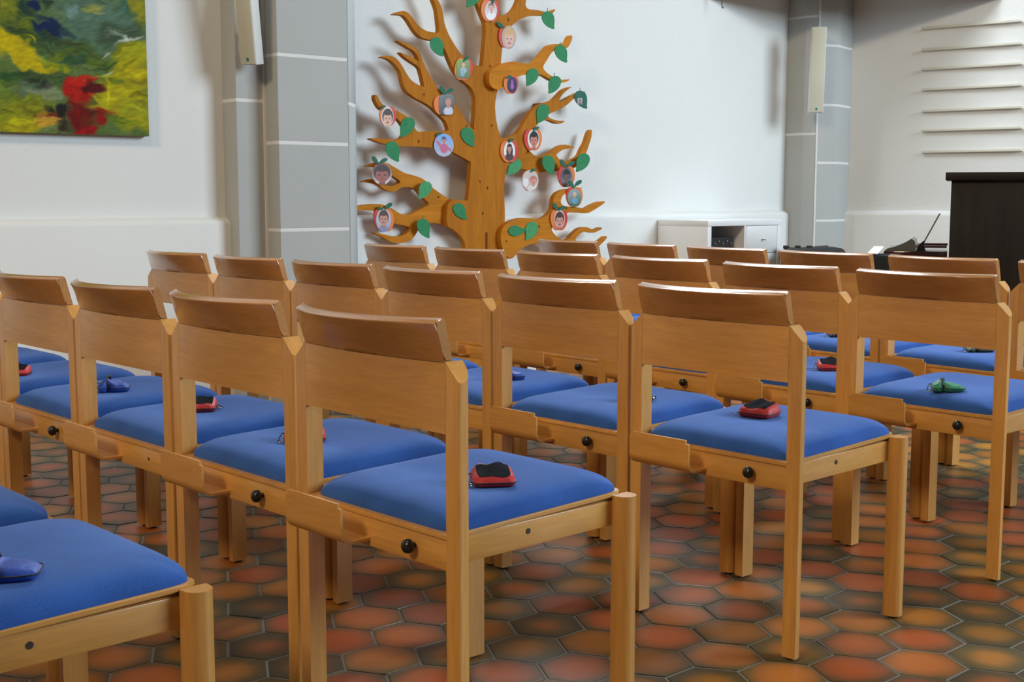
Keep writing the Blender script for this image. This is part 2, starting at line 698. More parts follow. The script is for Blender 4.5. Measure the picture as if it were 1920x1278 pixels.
# step 1 front corner: same s as wall end, px 447
def solve_n(px, s):
    lo, hi = 0.0, 1.2
    for _ in range(60):
        mid = (lo + hi) / 2
        P = p1(s, mid)
        dep = P.y
        x = 960 + F * P.x / (P.y * math.cos(PITCH) + 0.0 * math.sin(PITCH))
        if x < px:
            lo = mid
        else:
            hi = mid
    return (lo + hi) / 2


n_b = solve_n(447, s_pier)
s_c = w1(499, 300, n_b)[0]
n_c = solve_n(525, s_c)
s_d = w1(655, 300, n_c)[0]
# chamfer to px 669
lo, hi = 0.0, 0.5
for _ in range(50):
    mid = (lo + hi) / 2
    P = p1(s_d + mid, n_c - mid)
    if 960 + F * P.x / (P.y * math.cos(PITCH)) < 669.5:
        lo = mid
    else:
        hi = mid
ch = lo
s_e, n_e = s_d + ch, n_c - ch

wl = slab_on('wall_left', [(-3.5, -0.25), (-3.5, 0.0), (s_cor, 0.0), (s_cor, -0.25)], 0, WH, p1, M['plaster'], None)
tag(wl, 'long white plaster wall behind the painting and the tree', kind='structure')
dado(p1, -3.5, s_pier + 0.035, wl)
dado(p1, s_e + 0.02, w1(1478, 440, 0.05)[0], wl)
sr0 = CORNER.dot(T2)
wr = slab_on('wall_right', [(sr0 - 0.1, -0.25), (sr0 - 0.1, 0.0), (sr0 + 4.5, 0.0), (sr0 + 4.5, -0.25)], 0, WH, p2, M['plaster'], None)
tag(wr, 'end wall of cream white plaster behind the dark cabinet', kind='structure')
dado(p2, w2(1582, 440, 0.05)[0], sr0 + 4.5, wr)


def inset(pts, d):
    """shrink a convex-ish outline (list of Vector xy) by d"""
    out = []
    n = len(pts)
    for i in range(n):
        a, b, c = Vector(pts[i - 1]), Vector(pts[i]), Vector(pts[(i + 1) % n])
        e1, e2 = (b - a).normalized(), (c - b).normalized()
        n1, n2 = Vector((-e1.y, e1.x)), Vector((-e2.y, e2.x))
        m = n1 + n2
        m = m / max(0.35, m.dot(n1))
        out.append(b + m * d)
    return out


def ccw(pts):
    a = sum(pts[i - 1][0] * pts[i][1] - pts[i][0] * pts[i - 1][1] for i in range(len(pts)))
    return pts if a > 0 else pts[::-1]


def stone_shaft(parent, pts, joints, gap=0.017):
    """courses of stone round a mortar core; joints = heights of the joints"""
    pts = ccw([(p[0], p[1]) for p in pts])
    zs = [0.0] + sorted(joints) + [WH]
    for a, b in zip(zs, zs[1:]):
        bm = bmesh.new()
        prism(bm, pts, a + (gap / 2 if a > 0 else 0), b - gap / 2)
        bmesh.ops.bevel(bm, geom=bm.edges[:], offset=0.0012, segments=1, affect='EDGES')
        part('stone_block', bm, M['stone'], parent)
    core = inset([Vector(p) for p in pts], 0.0015)
    bm = bmesh.new()
    prism(bm, [(p.x, p.y) for p in core], 0, WH - 0.02)
    part('mortar_core', bm, M['mortar'], parent)


def zpix(px, py, s, n, P=p1):
    """height at which the vertical line through (s,n) is seen at row py"""
    q = P(s, n)
    d = ray(960 + F * q.x / q.y, py)
    return CAMH + q.y * d.z / d.y


pier = empty('trim_1')
tag(pier, 'grey stone pier with white joints left of the tree', kind='structure')
xy = lambda v: (v.x, v.y)
s_m = (s_c + s_d) / 2
# nib beside the left wall
z1 = zpix(470, 188, (s_pier + s_c) / 2, n_b)
stone_shaft(pier, [xy(p1(s_pier, -0.05)), xy(p1(s_pier, n_b)), xy(p1(s_c - 0.010, n_b)), xy(p1(s_c - 0.010, -0.05))], [z1 - 0.92, z1, z1 + 0.92, z1 + 1.84])
jz = [zpix(590, y, s_m, n_c) for y in (429.7, 268.6, 106.6)]
st = (jz[2] - jz[0]) / 2
stone_shaft(pier, [xy(p1(s_c, -0.05)), xy(p1(s_c, n_c)), xy(p1(s_d - 0.002, n_c)), xy(p1(s_d - 0.002, -0.05))], [jz[0] - st, *jz, jz[2] + st, jz[2] + 2 * st, jz[2] + 3 * st])
zc = zpix(662, 198, s_e, n_e)
stone_shaft(pier, [xy(p1(s_d, n_c - 0.03)), xy(p1(s_d, n_c)), xy(p1(s_e, n_e)), xy(p1(s_e, -0.05)), xy(p1(s_d, -0.05))], [zc - 0.9, zc, zc + 0.9, zc + 1.8])
bm = box(-0.007, 0.006, -0.006, 0.004, 0, WH - 0.1)
o = part('joint_bead', bm, M['mortar'], pier)
o.location = p1(s_c - 0.005, n_b + 0.002)
o.rotation_euler = (0, 0, A1)

# corner column between the two walls
colm = empty('trim_2')
tag(colm, 'grey stone corner column carrying a speaker at the right', kind='structure')


def at_depth(px, dep):
    d = ray(px, 366)
    return CAMP + d * (dep / d.y)


qa = on_wall(1470, 366, 0, T1, N1, C1)
qe = on_wall(1590, 366, 0, T2, N2, C2)
qc = at_depth(1528.5, 9.06)
qb = at_depth(1503, 9.10)
qd = at_depth(1564, 9.10)
back = CORNER + (T2 * -0.1 + T1 * 0.1) * 0.2
zz = lambda y, P: CAMH + P.y * (ray(1500, y).z / ray(1500, y).y)
stone_shaft(colm, [xy(qa), xy(qb), (qc.x - 0.006, qc.y), (CORNER.x - 0.006, CORNER.y + 0.05)], [zz(251, qb), zz(31.7, qb), zz(31.7, qb) + .84, zz(251, qb) - .84])
jr = [zz(y, qd) for y in (413, 305, 197, 85.8)]
stone_shaft(colm, [(qc.x + 0.006, qc.y), xy(qd), xy(qe), (CORNER.x + 0.006, CORNER.y + 0.05)], [jr[0] - .42, *jr, jr[3] + .42, jr[3] + .84])
bm = box(-0.006, 0.006, -0.002, 0.02, 0, WH - 0.1)
o = part('joint_bead', bm, M['mortar'], colm)
o.location = (qc.x, qc.y, 0)

# tall window high in the long wall, above the picture: frame round the daylight
win = empty('window_1', p1(Vector((0.80, 8.12, 0)).dot(T1), 0.0, 0.0), A1)
tag(win, 'high window in the long wall above the picture', kind='structure')
for x0, x1, z0, z1 in ((-1.42, -1.32, 3.05, 5.35), (1.32, 1.42, 3.05, 5.35), (-1.32, 1.32, 3.05, 3.14), (-1.32, 1.32, 5.26, 5.35)):
    part('window_frame', box(x0, x1, -0.09, 0.0, z0, z1, bevel=0.004), M['white_lam'], win)

# corner loft: closed front spanning the corner, its lower edge at the top of the picture
lf = on_wall(1330, -3, 0, T1, N1, C1)
rt = on_wall(1872, -3, 0, T2, N2, C2)
loft = empty('trim_3')
tag(loft, 'wooden loft front spanning the corner above the column', kind='structure')
zb = lf.z
dirv = (rt - lf)
dirv.z = 0
L = dirv.length
ang = math.atan2(dirv.y, dirv.x)
o = part('loft_front', box(0, L, -0.02, 0.02, zb, zb + 1.9, bevel=0.004), M['loft'], loft)
o.location = (lf.x, lf.y, 0)
o.rotation_euler = (0, 0, ang)
bm = bmesh.new()
prism(bm, [(lf.x, lf.y), (rt.x, rt.y), (CORNER.x, CORNER.y)], zb + 0.34, zb + 0.38)
part('loft_deck', bm, M['loft'], loft)
bm = bmesh.new()
tube(bm, [(0, 0, 0.06), (0, 0, 0.0), (0.006, 0, -0.012), (0.012, 0, -0.004)], 0.004, 6)
o = part('hook', bm, M['bolt'], loft)
hp = at_depth(1347, lf.y - 0.10)
o.location = (hp.x, hp.y, CAMH + hp.y * (ray(1347, 12).z / ray(1347, 12).y))
bm = box(-0.006, 0.006, -0.006, 0.006, 0.05, 0.35)
o2 = part('hook_stem', bm, M['bolt'], loft)
o2.location = o.location

# ------------------------------------------------------------------ chair
XA, ZJ = 0.2155, 0.762
SEAT = lambda y: 0.4545 + 0.0105 * (y / 0.45)
PADX, PADY0, PADY1, PADH = 0.2165, 0.014, 0.458, 0.040


def d_profile(xi, xo, y0, y1, nseg=9):
    """flat inside face at xi, half round outside reaching xo"""
    cx = xi + (xo - xi) * 0.30
    cy = (y0 + y1) / 2
    ry = (y1 - y0) / 2
    pts = [(xi, y0), (xi, y1)] if xi < xo else [(xi, y1), (xi, y0)]
    out = [(xi, y0)]
    for k in range(nseg + 1):
        a = -PI / 2 + PI * k / nseg
        out.append((cx + (xo - cx) * max(0.0, math.cos(a)) ** 0.8, cy + ry * math.sin(a)))
    out.append((xi, y1))
    return out


def post_profile(xi, xo, y1):
    """rear post: flat back and side with a crisp outer corner, rounded towards the front"""
    out = [(xi, 0.0), (xo - 0.003, 0.0), (xo - 0.0009, 0.0009), (xo, 0.003), (xo, 0.006)]
    for k in range(1, 8):
        a = PI / 2 * k / 7
        out.append((xi + 0.004 + (xo - xi - 0.004) * math.cos(a), 0.006 + (y1 - 0.006) * math.sin(a)))
    out.append((xi, y1))
    return out


def back_y(x, z):
    """back surface of the backrest (negative = towards the sitter's back)"""
    u = min(1.0, abs(x) / XA)
    cv = np.interp(z, [0.636, ZJ, 0.833], [0.002, 0.021, 0.062])
    ln = np.interp(z, [0.636, ZJ, 0.833], [0.0, 0.0, 0.021])
    return -float(cv) * (1 - u * u) - float(ln)


def board_back(z0, z1, th, nz, xs, round_top):
    bm = bmesh.new()
    K = 20
    grid = {}
    prof = []                                  # (z, y offset from the back surface, use z for lean)
    if round_top:
        r = 0.0035
        prof = [(z0, 0.0)] + [(z0 + (z1 - r - z0) * i / nz, 0.0) for i in range(1, nz + 1)]
        for a in (30, 60, 90):
            prof.append((z1 - r + r * math.sin(math.radians(a)), r - r * math.cos(math.radians(a))))
        zf = z1 + 0.0070
        prof.append((z1 + 0.0025, th * 0.45))
        for a in (90, 60, 30, 0):
            prof.append((zf - r + r * math.sin(math.radians(a)), th - r + r * math.cos(math.radians(a))))
        prof.append((z0, th))
    else:
        prof = [(z0 + (z1 - z0) * i / nz, 0.0) for i in range(nz + 1)] + [(z1 - (z1 - z0) * i / nz, th) for i in range(nz + 1)]
    rows = []
    for i in range(K + 1):
        x = -xs + 2 * xs * i / K
        rows.append([bm.verts.new((x, back_y(x, z) + off, z)) for z, off in prof])
    for a, b in zip(rows, rows[1:]):
        for k in range(len(prof)):
            l = (k + 1) % len(prof)
            bm.faces.new((a[k], b[k], b[l], a[l]))
    e1 = bm.faces.new(rows[0])
    e2 = bm.faces.new(rows[-1][::-1])
    if round_top:
        edges = [e for f in (e1, e2) for e in f.edges]
        bmesh.ops.bevel(bm, geom=edges, offset=0.0035, segments=2, affect='EDGES')
    return bm


def pad_h(u, v):
    a = max(0.0, 1 - abs(u) ** 6.0) ** 0.42
    b = max(0.0, 1 - abs(v) ** 6.0) ** 0.42
    dish = 1 - 0.16 * (1 - u * u) * (1 - v * v)
    return a * b * dish


def pad_z(x, y):
    u = max(-1, min(1, x / PADX))
    v = max(-1, min(1, (2 * y - PADY0 - PADY1) / (PADY1 - PADY0)))
    return SEAT(y) + 0.004 + PADH * pad_h(u, v)


def make_pad():
    bm = bmesh.new()
    K = 26
    ts = [math.sin(PI / 2 * (2 * i / K - 1)) for i in range(K + 1)]
    top, bot = [], []
    rc = 0.035
    for j in range(K + 1):
        rt_, rb = [], []
        for i in range(K + 1):
            u, v = ts[i], ts[j]
            # round the plan corners a little
            k = max(abs(u), abs(v))
            uu, vv = u, v
            m = (abs(u) ** 14 + abs(v) ** 14) ** (1 / 14)
            if m > 0:
                uu, vv = u * k / m, v * k / m
            x = uu * PADX
            y = (PADY0 + PADY1) / 2 + vv * (PADY1 - PADY0) / 2
            rt_.append(bm.verts.new((x, y, SEAT(y) + 0.004 + PADH * pad_h(u, v))))
            if i in (0, K) or j in (0, K):
                rb.append(bm.verts.new((x, y, SEAT(y) - 0.0005)))
            else:
                rb.append(None)
        top.append(rt_)
        bot.append(rb)
    for j in range(K):
        for i in range(K):
            bm.faces.new((top[j][i], top[j][i + 1], top[j + 1][i + 1], top[j + 1][i]))
    ring = [(0, i) for i in range(K)] + [(j, K) for j in range(K)] + [(K, i) for i in range(K, 0, -1)] + [(j, 0) for j in range(K, 0, -1)]
    for a, b in zip(ring, ring[1:] + ring[:1]):
        bm.faces.new((top[a[0]][a[1]], bot[a[0]][a[1]], bot[b[0]][b[1]], top[b[0]][b[1]]))
    bm.faces.new([bot[a][b] for a, b in ring])
    return bm


def make_chair():
    root = empty('stacking_chair')
    part('seat_pad', make_pad(), M['fabric'], root, sharp=60)
    # seat board, follows the tilt of the seat
    bm = bmesh.new()
    out = [(-0.2195, 0.0), (0.2195, 0.0), (0.2195, 0.444), (0.205, 0.462), (-0.205, 0.462), (-0.2195, 0.444)]
    lo = [bm.verts.new((x, y, SEAT(y) - 0.010)) for x, y in out]
    hi = [bm.verts.new((x, y, SEAT(y))) for x, y in out]
    for i in range(6):
        j = (i + 1) % 6
        bm.faces.new((lo[i], lo[j], hi[j], hi[i]))
    bm.faces.new(lo[::-1])
    bm.faces.new(hi)
    bmesh.ops.bevel(bm, geom=bm.edges[:], offset=0.0022, segments=2, affect='EDGES')
    part('seat_board', bm, M['beech_y'], root)
    part('backrest', board_back(0.636, ZJ - 0.0006, 0.014, 6, XA, False), M['beech_x'], root)
    part('top_rail', board_back(ZJ + 0.0006, 0.833, 0.021, 5, XA + 0.0005, True), M['beech_shaded'], root, sharp=50)
    for sx in (-1, 1):
        pr = [(sx * x, y) for x, y in post_profile(XA + 0.0006, 0.2520, 0.039)]
        bm = bmesh.new()
        prism(bm, pr if sx > 0 else pr[::-1], 0.006, 0, ztop=lambda x, y: ZJ + 0.002 - (abs(x) - XA) * 0.95)
        bmesh.ops.bevel(bm, geom=[e for e in bm.edges if e.is_manifold and e.calc_face_angle(0) > 0.6], offset=0.0018, segments=2, affect='EDGES')
        lg = part('leg', bm, M['beech_z'], root)
        part('glide', lathe(bmesh.new(), [(0.012, 0.0), (0.013, 0.006)], 10), M['glide'], lg).location = (sx * 0.233, 0.021, 0)
        pr = [(sx * x, y) for x, y in d_profile(0.2165, 0.2545, 0.428, 0.474)]
        bm = bmesh.new()
        prism(bm, pr if sx > 0 else pr[::-1], 0.006, 0.4585)
        bmesh.ops.bevel(bm, geom=[e for e in bm.edges if e.is_manifold and e.calc_face_angle(0) > 0.6], offset=0.003, segments=3, affect='EDGES')
        lg = part('leg', bm, M['beech_z'], root)
        part('glide', lathe(bmesh.new(), [(0.012, 0.0), (0.013, 0.006)], 10), M['glide'], lg).location = (sx * 0.233, 0.451, 0)
        rl = part('side_rail', box(*sorted((sx * 0.196, sx * 0.2175)), 0.040, 0.436, 0.397, 0.4485, bevel=0.003), M['beech_y'], root)
        b = part('bolt', lathe(bmesh.new(), [(0.0055, -0.002), (0.0055, 0.0012)], 12), M['bolt'], rl)
        b.rotation_euler = (0, sx * PI / 2, 0)
        b.location = (sx * 0.2175, 0.198, 0.428)
    part('rear_apron', box(-0.2155, 0.2155, 0.004, 0.026, 0.388, 0.4455, bevel=0.0025), M['beech_x'], root)
    part('front_apron', box(-0.2165, 0.2165, 0.432, 0.452, 0.397, 0.450, bevel=0.0025), M['beech_x'], root)
    # book pocket: J-shaped plywood strip
    prof = []
    yb, zt, zb_, r, th = -0.065, 0.480, 0.4005, 0.026, 0.0055
    outer = [(yb, zt), (yb, zb_ + r)] + [(yb + r - r * math.cos(a), zb_ + r - r * math.sin(a)) for a in [PI / 2 * k / 6 for k in range(1, 7)]] + [(0.006, zb_)]
    inner = [(0.006, zb_ + th)] + [(yb + r - (r - th) * math.sin(a), zb_ + r - (r - th) * math.cos(a)) for a in [PI / 2 * k / 6 for k in range(0, 7)]] + [(yb + th, zt)]
    prof = outer + inner
    bm = bmesh.new()
    x0, x1 = -0.196, -0.012
    a = [bm.verts.new((x0, y, z)) for y, z in prof]
    b = [bm.verts.new((x1, y, z)) for y, z in prof]
    n = len(prof)
    for i in range(n):
        j = (i + 1) % n
        bm.faces.new((a[i], a[j], b[j], b[i]))
    f1, f2 = bm.faces.new(a[::-1]), bm.faces.new(b)
    # round the two upper corners
    bm.edges.ensure_lookup_table()
    top_e = [e for e in bm.edges if abs(e.verts[0].co.z - zt) < 1e-5 and abs(e.verts[1].co.z - zt) < 1e-5 and abs(e.verts[0].co.x - e.verts[1].co.x) < 1e-6]
    bmesh.ops.bevel(bm, geom=top_e, offset=0.009, segments=4, affect='EDGES')
    part('book_pocket', bm, M['beech_x'], root)
    kb = part('knob', lathe(bmesh.new(), [(0.005, -0.004), (0.006, 0.006), (0.0125, 0.010), (0.0138, 0.016), (0.012, 0.022), (0.007, 0.0255), (0.001, 0.0265)], 18, axis='y'), M['knob'], root, sharp=60)
    kb.location = (0.121, 0.004, 0.419)
    return root


TH = {0: -0.8214, 1: -0.8214, 2: -0.8229, 3: -0.8539, 4: -0.9240}
chairs = {}
POS = {}
rd = lambda th: Vector((math.cos(th), math.sin(th), 0))
fd = lambda th: Vector((-math.sin(th), math.cos(th), 0))
W = 0.5122
row_pts = {
    1: [(-0.263, 2.354), (-0.614, 2.741), (-0.966, 3.119), (-1.316, 3.498), (-1.664, 3.874), (-2.012, 4.250)],
    2: [(0.468, 2.974), (0.119, 3.349), (-0.231, 3.727), (-0.574, 4.110), (-0.922, 4.487), (-1.271, 4.866)],
    3: [(1.160, 3.580), (0.835, 3.976), (0.510, 4.398), (0.173, 4.790), (-0.168, 5.178), (-0.505, 5.572)],
    4: [(1.812, 4.050), (1.503, 4.459), (1.195, 4.867), (0.887, 5.276), (0.578, 5.685), (0.270, 6.094)],
}
r0 = Vector((-0.965, 1.744, 0))
row_pts[0] = [tuple(r0[:2]), tuple((r0 - rd(TH[0]) * W)[:2])]

CH_LABEL = {
    (0, 0): 'chair cut off at the lower left, blue pouch on its seat',
    (0, 1): 'blue seat corner peeking in at the left edge, just above the nearest seat',
    (1, 0): 'nearest whole chair, red and black pouch lying on its blue seat',
    (1, 1): 'chair just left of the nearest whole chair, pouch half hidden by a post',
    (1, 2): 'chair with a plain screw hole instead of a knob, third from its row end',
    (1, 3): 'chair at the left edge whose seat holds a blue pouch',
    (1, 4): 'chair mostly left of the frame, seat holding a red pouch',
    (1, 5): 'farthest left blue seat, glimpsed under a backrest near the wall',
    (2, 0): 'right-hand end chair of the second row, red and black pouch on seat',
    (2, 1): 'second row chair with a black pouch, next to the end chair',
    (2, 2): 'second row chair with a blue pouch, right behind the nearest chair',
    (2, 3): 'second row chair fourth from the right end, behind the nearest top rail',
    (2, 4): 'second row chair below the wide grey pier',
    (2, 5): 'leftmost chair of the second row, against the bare white wall',
    (3, 0): 'end chair at the right with a green pouch on its seat',
    (3, 1): 'third row chair with a small red pouch, beside the end chair',
    (3, 2): 'third row chair showing its top rail between two nearer second row chairs',
    (3, 3): 'third row chair in front of the right side of the tree trunk',
    (3, 4): 'third row chair in front of the left side of the tree trunk',
    (3, 5): 'leftmost chair of the third row, below the lower left tree branch',
    (4, 0): 'chair sliced off by the right edge, beside the dark cabinet',
    (4, 1): 'back row chair in front of the dark cabinet, dark green pouch on seat',
    (4, 2): 'back row chair in front of the black bag at the column',
    (4, 3): 'back row chair in front of the open shelf compartment',
    (4, 4): 'back row chair just left of the white shelf unit',
    (4, 5): 'leftmost chair of the back row, under the lower right tree branch',
}
proto = make_chair()
first = True
for r, pts in row_pts.items():
    for i, (x, y) in enumerate(pts):
        c = proto if first else copy_tree(proto)
        first = False
        c.location = (x, y, 0)
        c.rotation_euler = (0, 0, TH[r])
        tag(c, CH_LABEL[(r, i)], 'chair', 'wooden chairs with blue seats set in rows')
        chairs[(r, i)] = c
# this one has lost its knob: only the screw hole is left
for ch in list(chairs[(1, 2)].children):
    if ch.name.startswith('knob'):
        bpy.data.objects.remove(ch, do_unlink=True)
hole = part('screw_hole', lathe(bmesh.new(), [(0.004, -0.001), (0.004, 0.001)], 10, axis='y'), M['bolt'], chairs[(1, 2)])
hole.location = (0.128, 0.004, 0.419)

# ------------------------------------------------------------------ little key pouches lying on the seats
def pouch_mat(name, col):
    m = plain(name, col, rough=0.55, bump=0.5, bscale=70, var=0.22, vscale=40)
    m.node_tree.nodes['Principled BSDF'].inputs['Sheen Weight'].default_value = 0.05
    return m


PM = {'red': pouch_mat('red_nylon', (0.50, 0.018, 0.024)), 'blue': pouch_mat('blue_nylon', (0.006, 0.055, 0.36)),
      'green': pouch_mat('green_nylon', (0.016, 0.20, 0.10)), 'black': pouch_mat('black_nylon', (0.012, 0.013, 0.016)),
      'dark_green': pouch_mat('dark_green_nylon', (0.008, 0.045, 0.028))}
M['mesh_panel'] = plain('black_mesh_panel', (0.010, 0.012, 0.016), spec=0.1, rough=0.9, bump=0.8, bscale=500, var=0.3, vscale=300)


def pouch_top(u, v, seed):
    k = (max(0, 1 - abs(u) ** 7)) ** 0.34 * (max(0, 1 - abs(v) ** 7)) ** 0.34
    w = 1 + 0.10 * math.sin(3.1 * u + seed) * math.cos(2.3 * v - seed) + 0.06 * math.sin(7 * u - 2 * v + 2 * seed)
    return k * w


def make_pouch(color, lx, ly, hz, seed, crumple, tilt=0.0):
    root = empty('key_pouch')
    bm = bmesh.new()
    K = 18
    ts = [math.sin(PI / 2 * (2 * i / K - 1)) for i in range(K + 1)]
    top, bot = [], []
    pt = {}
    for j in range(K + 1):
        a, b = [], []
        for i in range(K + 1):
            u, v = ts[i], ts[j]
            k = max(abs(u), abs(v))
            m = (abs(u) ** 6 + abs(v) ** 6) ** (1 / 6)
            uu, vv = (u * k / m, v * k / m) if m > 0 else (u, v)
            pinch = 1.0
            if crumple:
                pinch = 1 - 0.38 * math.exp(-((uu + 0.35) / 0.22) ** 2) - 0.15 * max(0, uu)
            x, y = uu * lx / 2, vv * ly / 2 * pinch
            hgt = hz * pouch_top(u, v, seed) * (1 + tilt * v)
            if crumple:
                hgt *= 0.75 + 0.35 * math.exp(-((uu + 0.45) / 0.2) ** 2) - 0.25 * max(0, uu)
            zb = 0.0 if k < 0.999 else hz * 0.28
            a.append(bm.verts.new((x, y, max(hgt, hz * 0.28) if k > 0.999 else max(hgt, hz * 0.3))))
            b.append(bm.verts.new((x * 0.93, y * 0.93, 0.0)) if k < 0.999 else a[-1])
            pt[(i, j)] = (x, y, max(hgt, hz * 0.3))
        top.append(a)
        bot.append(b)
    for j in range(K):
        for i in range(K):
            bm.faces.new((top[j][i], top[j][i + 1], top[j + 1][i + 1], top[j + 1][i]))
            f = (bot[j][i], bot[j + 1][i], bot[j + 1][i + 1], bot[j][i + 1])
            if len(set(f)) == 4:
                try:
                    bm.faces.new(f)
                except ValueError:
                    pass
    part('pouch_body', bm, PM[color], root, sharp=80)
    # zip round the rim
    rim = []
    for k in range(40):
        a = 2 * PI * k / 40
        c, s = math.cos(a), math.sin(a)
        q = (abs(c) ** 6 + abs(s) ** 6) ** (-1 / 6)
        uu, vv = c * q, s * q
        pinch = (1 - 0.38 * math.exp(-((uu + 0.35) / 0.22) ** 2) - 0.15 * max(0, uu)) if crumple else 1.0
        rim.append((uu * lx / 2 * 1.0, vv * ly / 2 * pinch, hz * 0.30))
    part('zip', tube(bmesh.new(), rim, 0.0014, 6, closed=True), PM['black'], root)
    if not crumple:
        # dark mesh panel sewn on the top
        bm = bmesh.new()
        g = []
        i0, i1, j0, j1 = 4, 14, 4, 13
        for j in range(j0, j1 + 1):
            g.append([bm.verts.new((pt[(i, j)][0], pt[(i, j)][1], pt[(i, j)][2] + 0.0009)) for i in range(i0, i1 + 1)])
        for A, B in zip(g, g[1:]):
            for k in range(len(A) - 1):
                bm.faces.new((A[k], A[k + 1], B[k + 1], B[k]))
        part('mesh_panel', bm, M['mesh_panel'] if color != 'black' else PM['black'], root)
    else:
        # webbing strap over the waist of the pouch
        bm = bmesh.new()
        loop = []
        for k in range(20):
            a = 2 * PI * k / 20
            loop.append((-lx * 0.17 + 0.004 * math.sin(2 * a), math.cos(a) * ly * 0.31, max(0.0046, hz * 0.55 + math.sin(a) * hz * 0.62)))
        tube(bm, [p for p in loop], 0.0042, 6, closed=True)
        part('strap', bm, PM['black'], root)
    # pull cord and split ring
    cx = -lx / 2
    part('pull_cord', tube(bmesh.new(), [(cx + 0.004, ly * 0.30, hz * 0.5), (cx - 0.004, ly * 0.22, hz * 0.55), (cx - 0.009, ly * 0.02, hz * 0.32), (cx - 0.012, -ly * 0.18, 0.003)], 0.0016, 6), PM['black'], root)
    ring = [(cx - 0.003 + 0.0085 * math.cos(2 * PI * k / 18), -ly * 0.30 + 0.0085 * math.sin(2 * PI * k / 18), 0.0028 + 0.002 * math.cos(2 * PI * k / 18)) for k in range(18)]
    part('key_ring', tube(bmesh.new(), ring, 0.0011, 6, closed=True), M['metal'], root)
    return root


def put_pouch(key, px, py, yaw, color, dims, seed, crumple, label):
    """px,py: where the middle of the pouch meets the seat"""
    c = chairs[key]
    th = c.rotation_euler.z
    cp = Vector(c.location)
    z = 0.492
    for _ in range(6):
        P = at_z(px, py, z)
        d = P - cp
        z = pad_z(d.dot(rd(th)), d.dot(fd(th)))
    root = make_pouch(color, *dims, seed, crumple, (0.0 if crumple else 0.34 * math.cos(yaw)))
    hs = []
    for a in range(-2, 3):
        for b in range(-2, 3):
            q = P + Vector((math.cos(yaw) * a * dims[0] * .2 - math.sin(yaw) * b * dims[1] * .2, math.sin(yaw) * a * dims[0] * .2 + math.cos(yaw) * b * dims[1] * .2, 0)) - cp
            hs.append(pad_z(q.dot(rd(th)), q.dot(fd(th))))
    root.location = (P.x, P.y, max(hs) + 0.0008)
    root.rotation_euler = (0, 0, yaw)
    tag(root, label, 'pouch', 'small nylon key pouches left on the seats')


R = math.radians
put_pouch((1, 0), 924, 906, R(8), 'red', (0.084, 0.084, 0.026), 0.4, False, 'red pouch with black mesh panel on the nearest whole chair')
put_pouch((2, 0), 1424, 780, R(-42), 'red', (0.090, 0.078, 0.030), 2.1, False, 'red and black pouch turned cornerwise on the second row end seat')
put_pouch((1, 1), 572, 826, R(10), 'red', (0.095, 0.070, 0.026), 1.2, False, 'red pouch half hidden behind the left post of the nearest chair')
put_pouch((1, 2), 377, 769, R(188), 'red', (0.082, 0.075, 0.025), 3.0, False, 'red and black pouch on the seat of the knobless chair')
put_pouch((1, 3), 214, 733, R(15), 'blue', (0.088, 0.080, 0.036), 0.9, True, 'bright blue pouch beside a chair post at the left')
put_pouch((1, 4), 30, 703, R(5), 'red', (0.088, 0.070, 0.025), 1.7, False, 'red pouch nearest the left edge of the picture')
put_pouch((0, 0), 12, 1082, R(10), 'blue', (0.098, 0.074, 0.028), 2.6, True, 'blue pouch with metal ring on the seat at the lower left')
put_pouch((2, 1), 1194, 751, R(186), 'black', (0.085, 0.065, 0.024), 0.2, False, 'black pouch with shiny ring peeking past a post')
put_pouch((2, 2), 958, 711, R(20), 'blue', (0.080, 0.064, 0.032), 1.1, True, 'blue pouch on a second row seat behind the nearest chair')
put_pouch((3, 1), 1556, 693, R(-6), 'red', (0.082, 0.075, 0.028), 4.1, False, 'small red pouch on a third row seat, cut by a post')
put_pouch((3, 0), 1777, 733, R(-10), 'green', (0.092, 0.064, 0.029), 0.7, True, 'bright green pouch with metal clip on the right end chair')
put_pouch((4, 1), 1836, 659, R(-4), 'dark_green', (0.095, 0.07, 0.020), 1.4, True, 'dark green pouch on a back row seat below a backrest')
put_pouch((4, 2), 1572, 631, R(0), 'black', (0.080, 0.06, 0.020), 2.2, True, 'dark pouch on the back row seat below the black bag')

# ------------------------------------------------------------------ tree of boards on the wall
NT = 0.150                                     # front of the trunk board, in front of the wall
THK = 0.035
s_t, _ = w1(905, 400, NT)
tree = empty('wooden_tree', p1(s_t, 0.0), A1)
tag(tree, 'flat wooden tree of brown boards with green leaves standing before the white wall', 'tree')


def loc_pts(pix, n, s0):
    return [(w1(x, y, n)[0] - s0, w1(x, y, n)[1]) for x, y in pix]


def board(name, pix, n, mat, th=THK):
    bm = bmesh.new()
    pts = loc_pts(chaikin(pix), n, s_t)
    cutout(bm, pts, -n, -n + th)
    return part(name, bm, mat, tree, sharp=30)


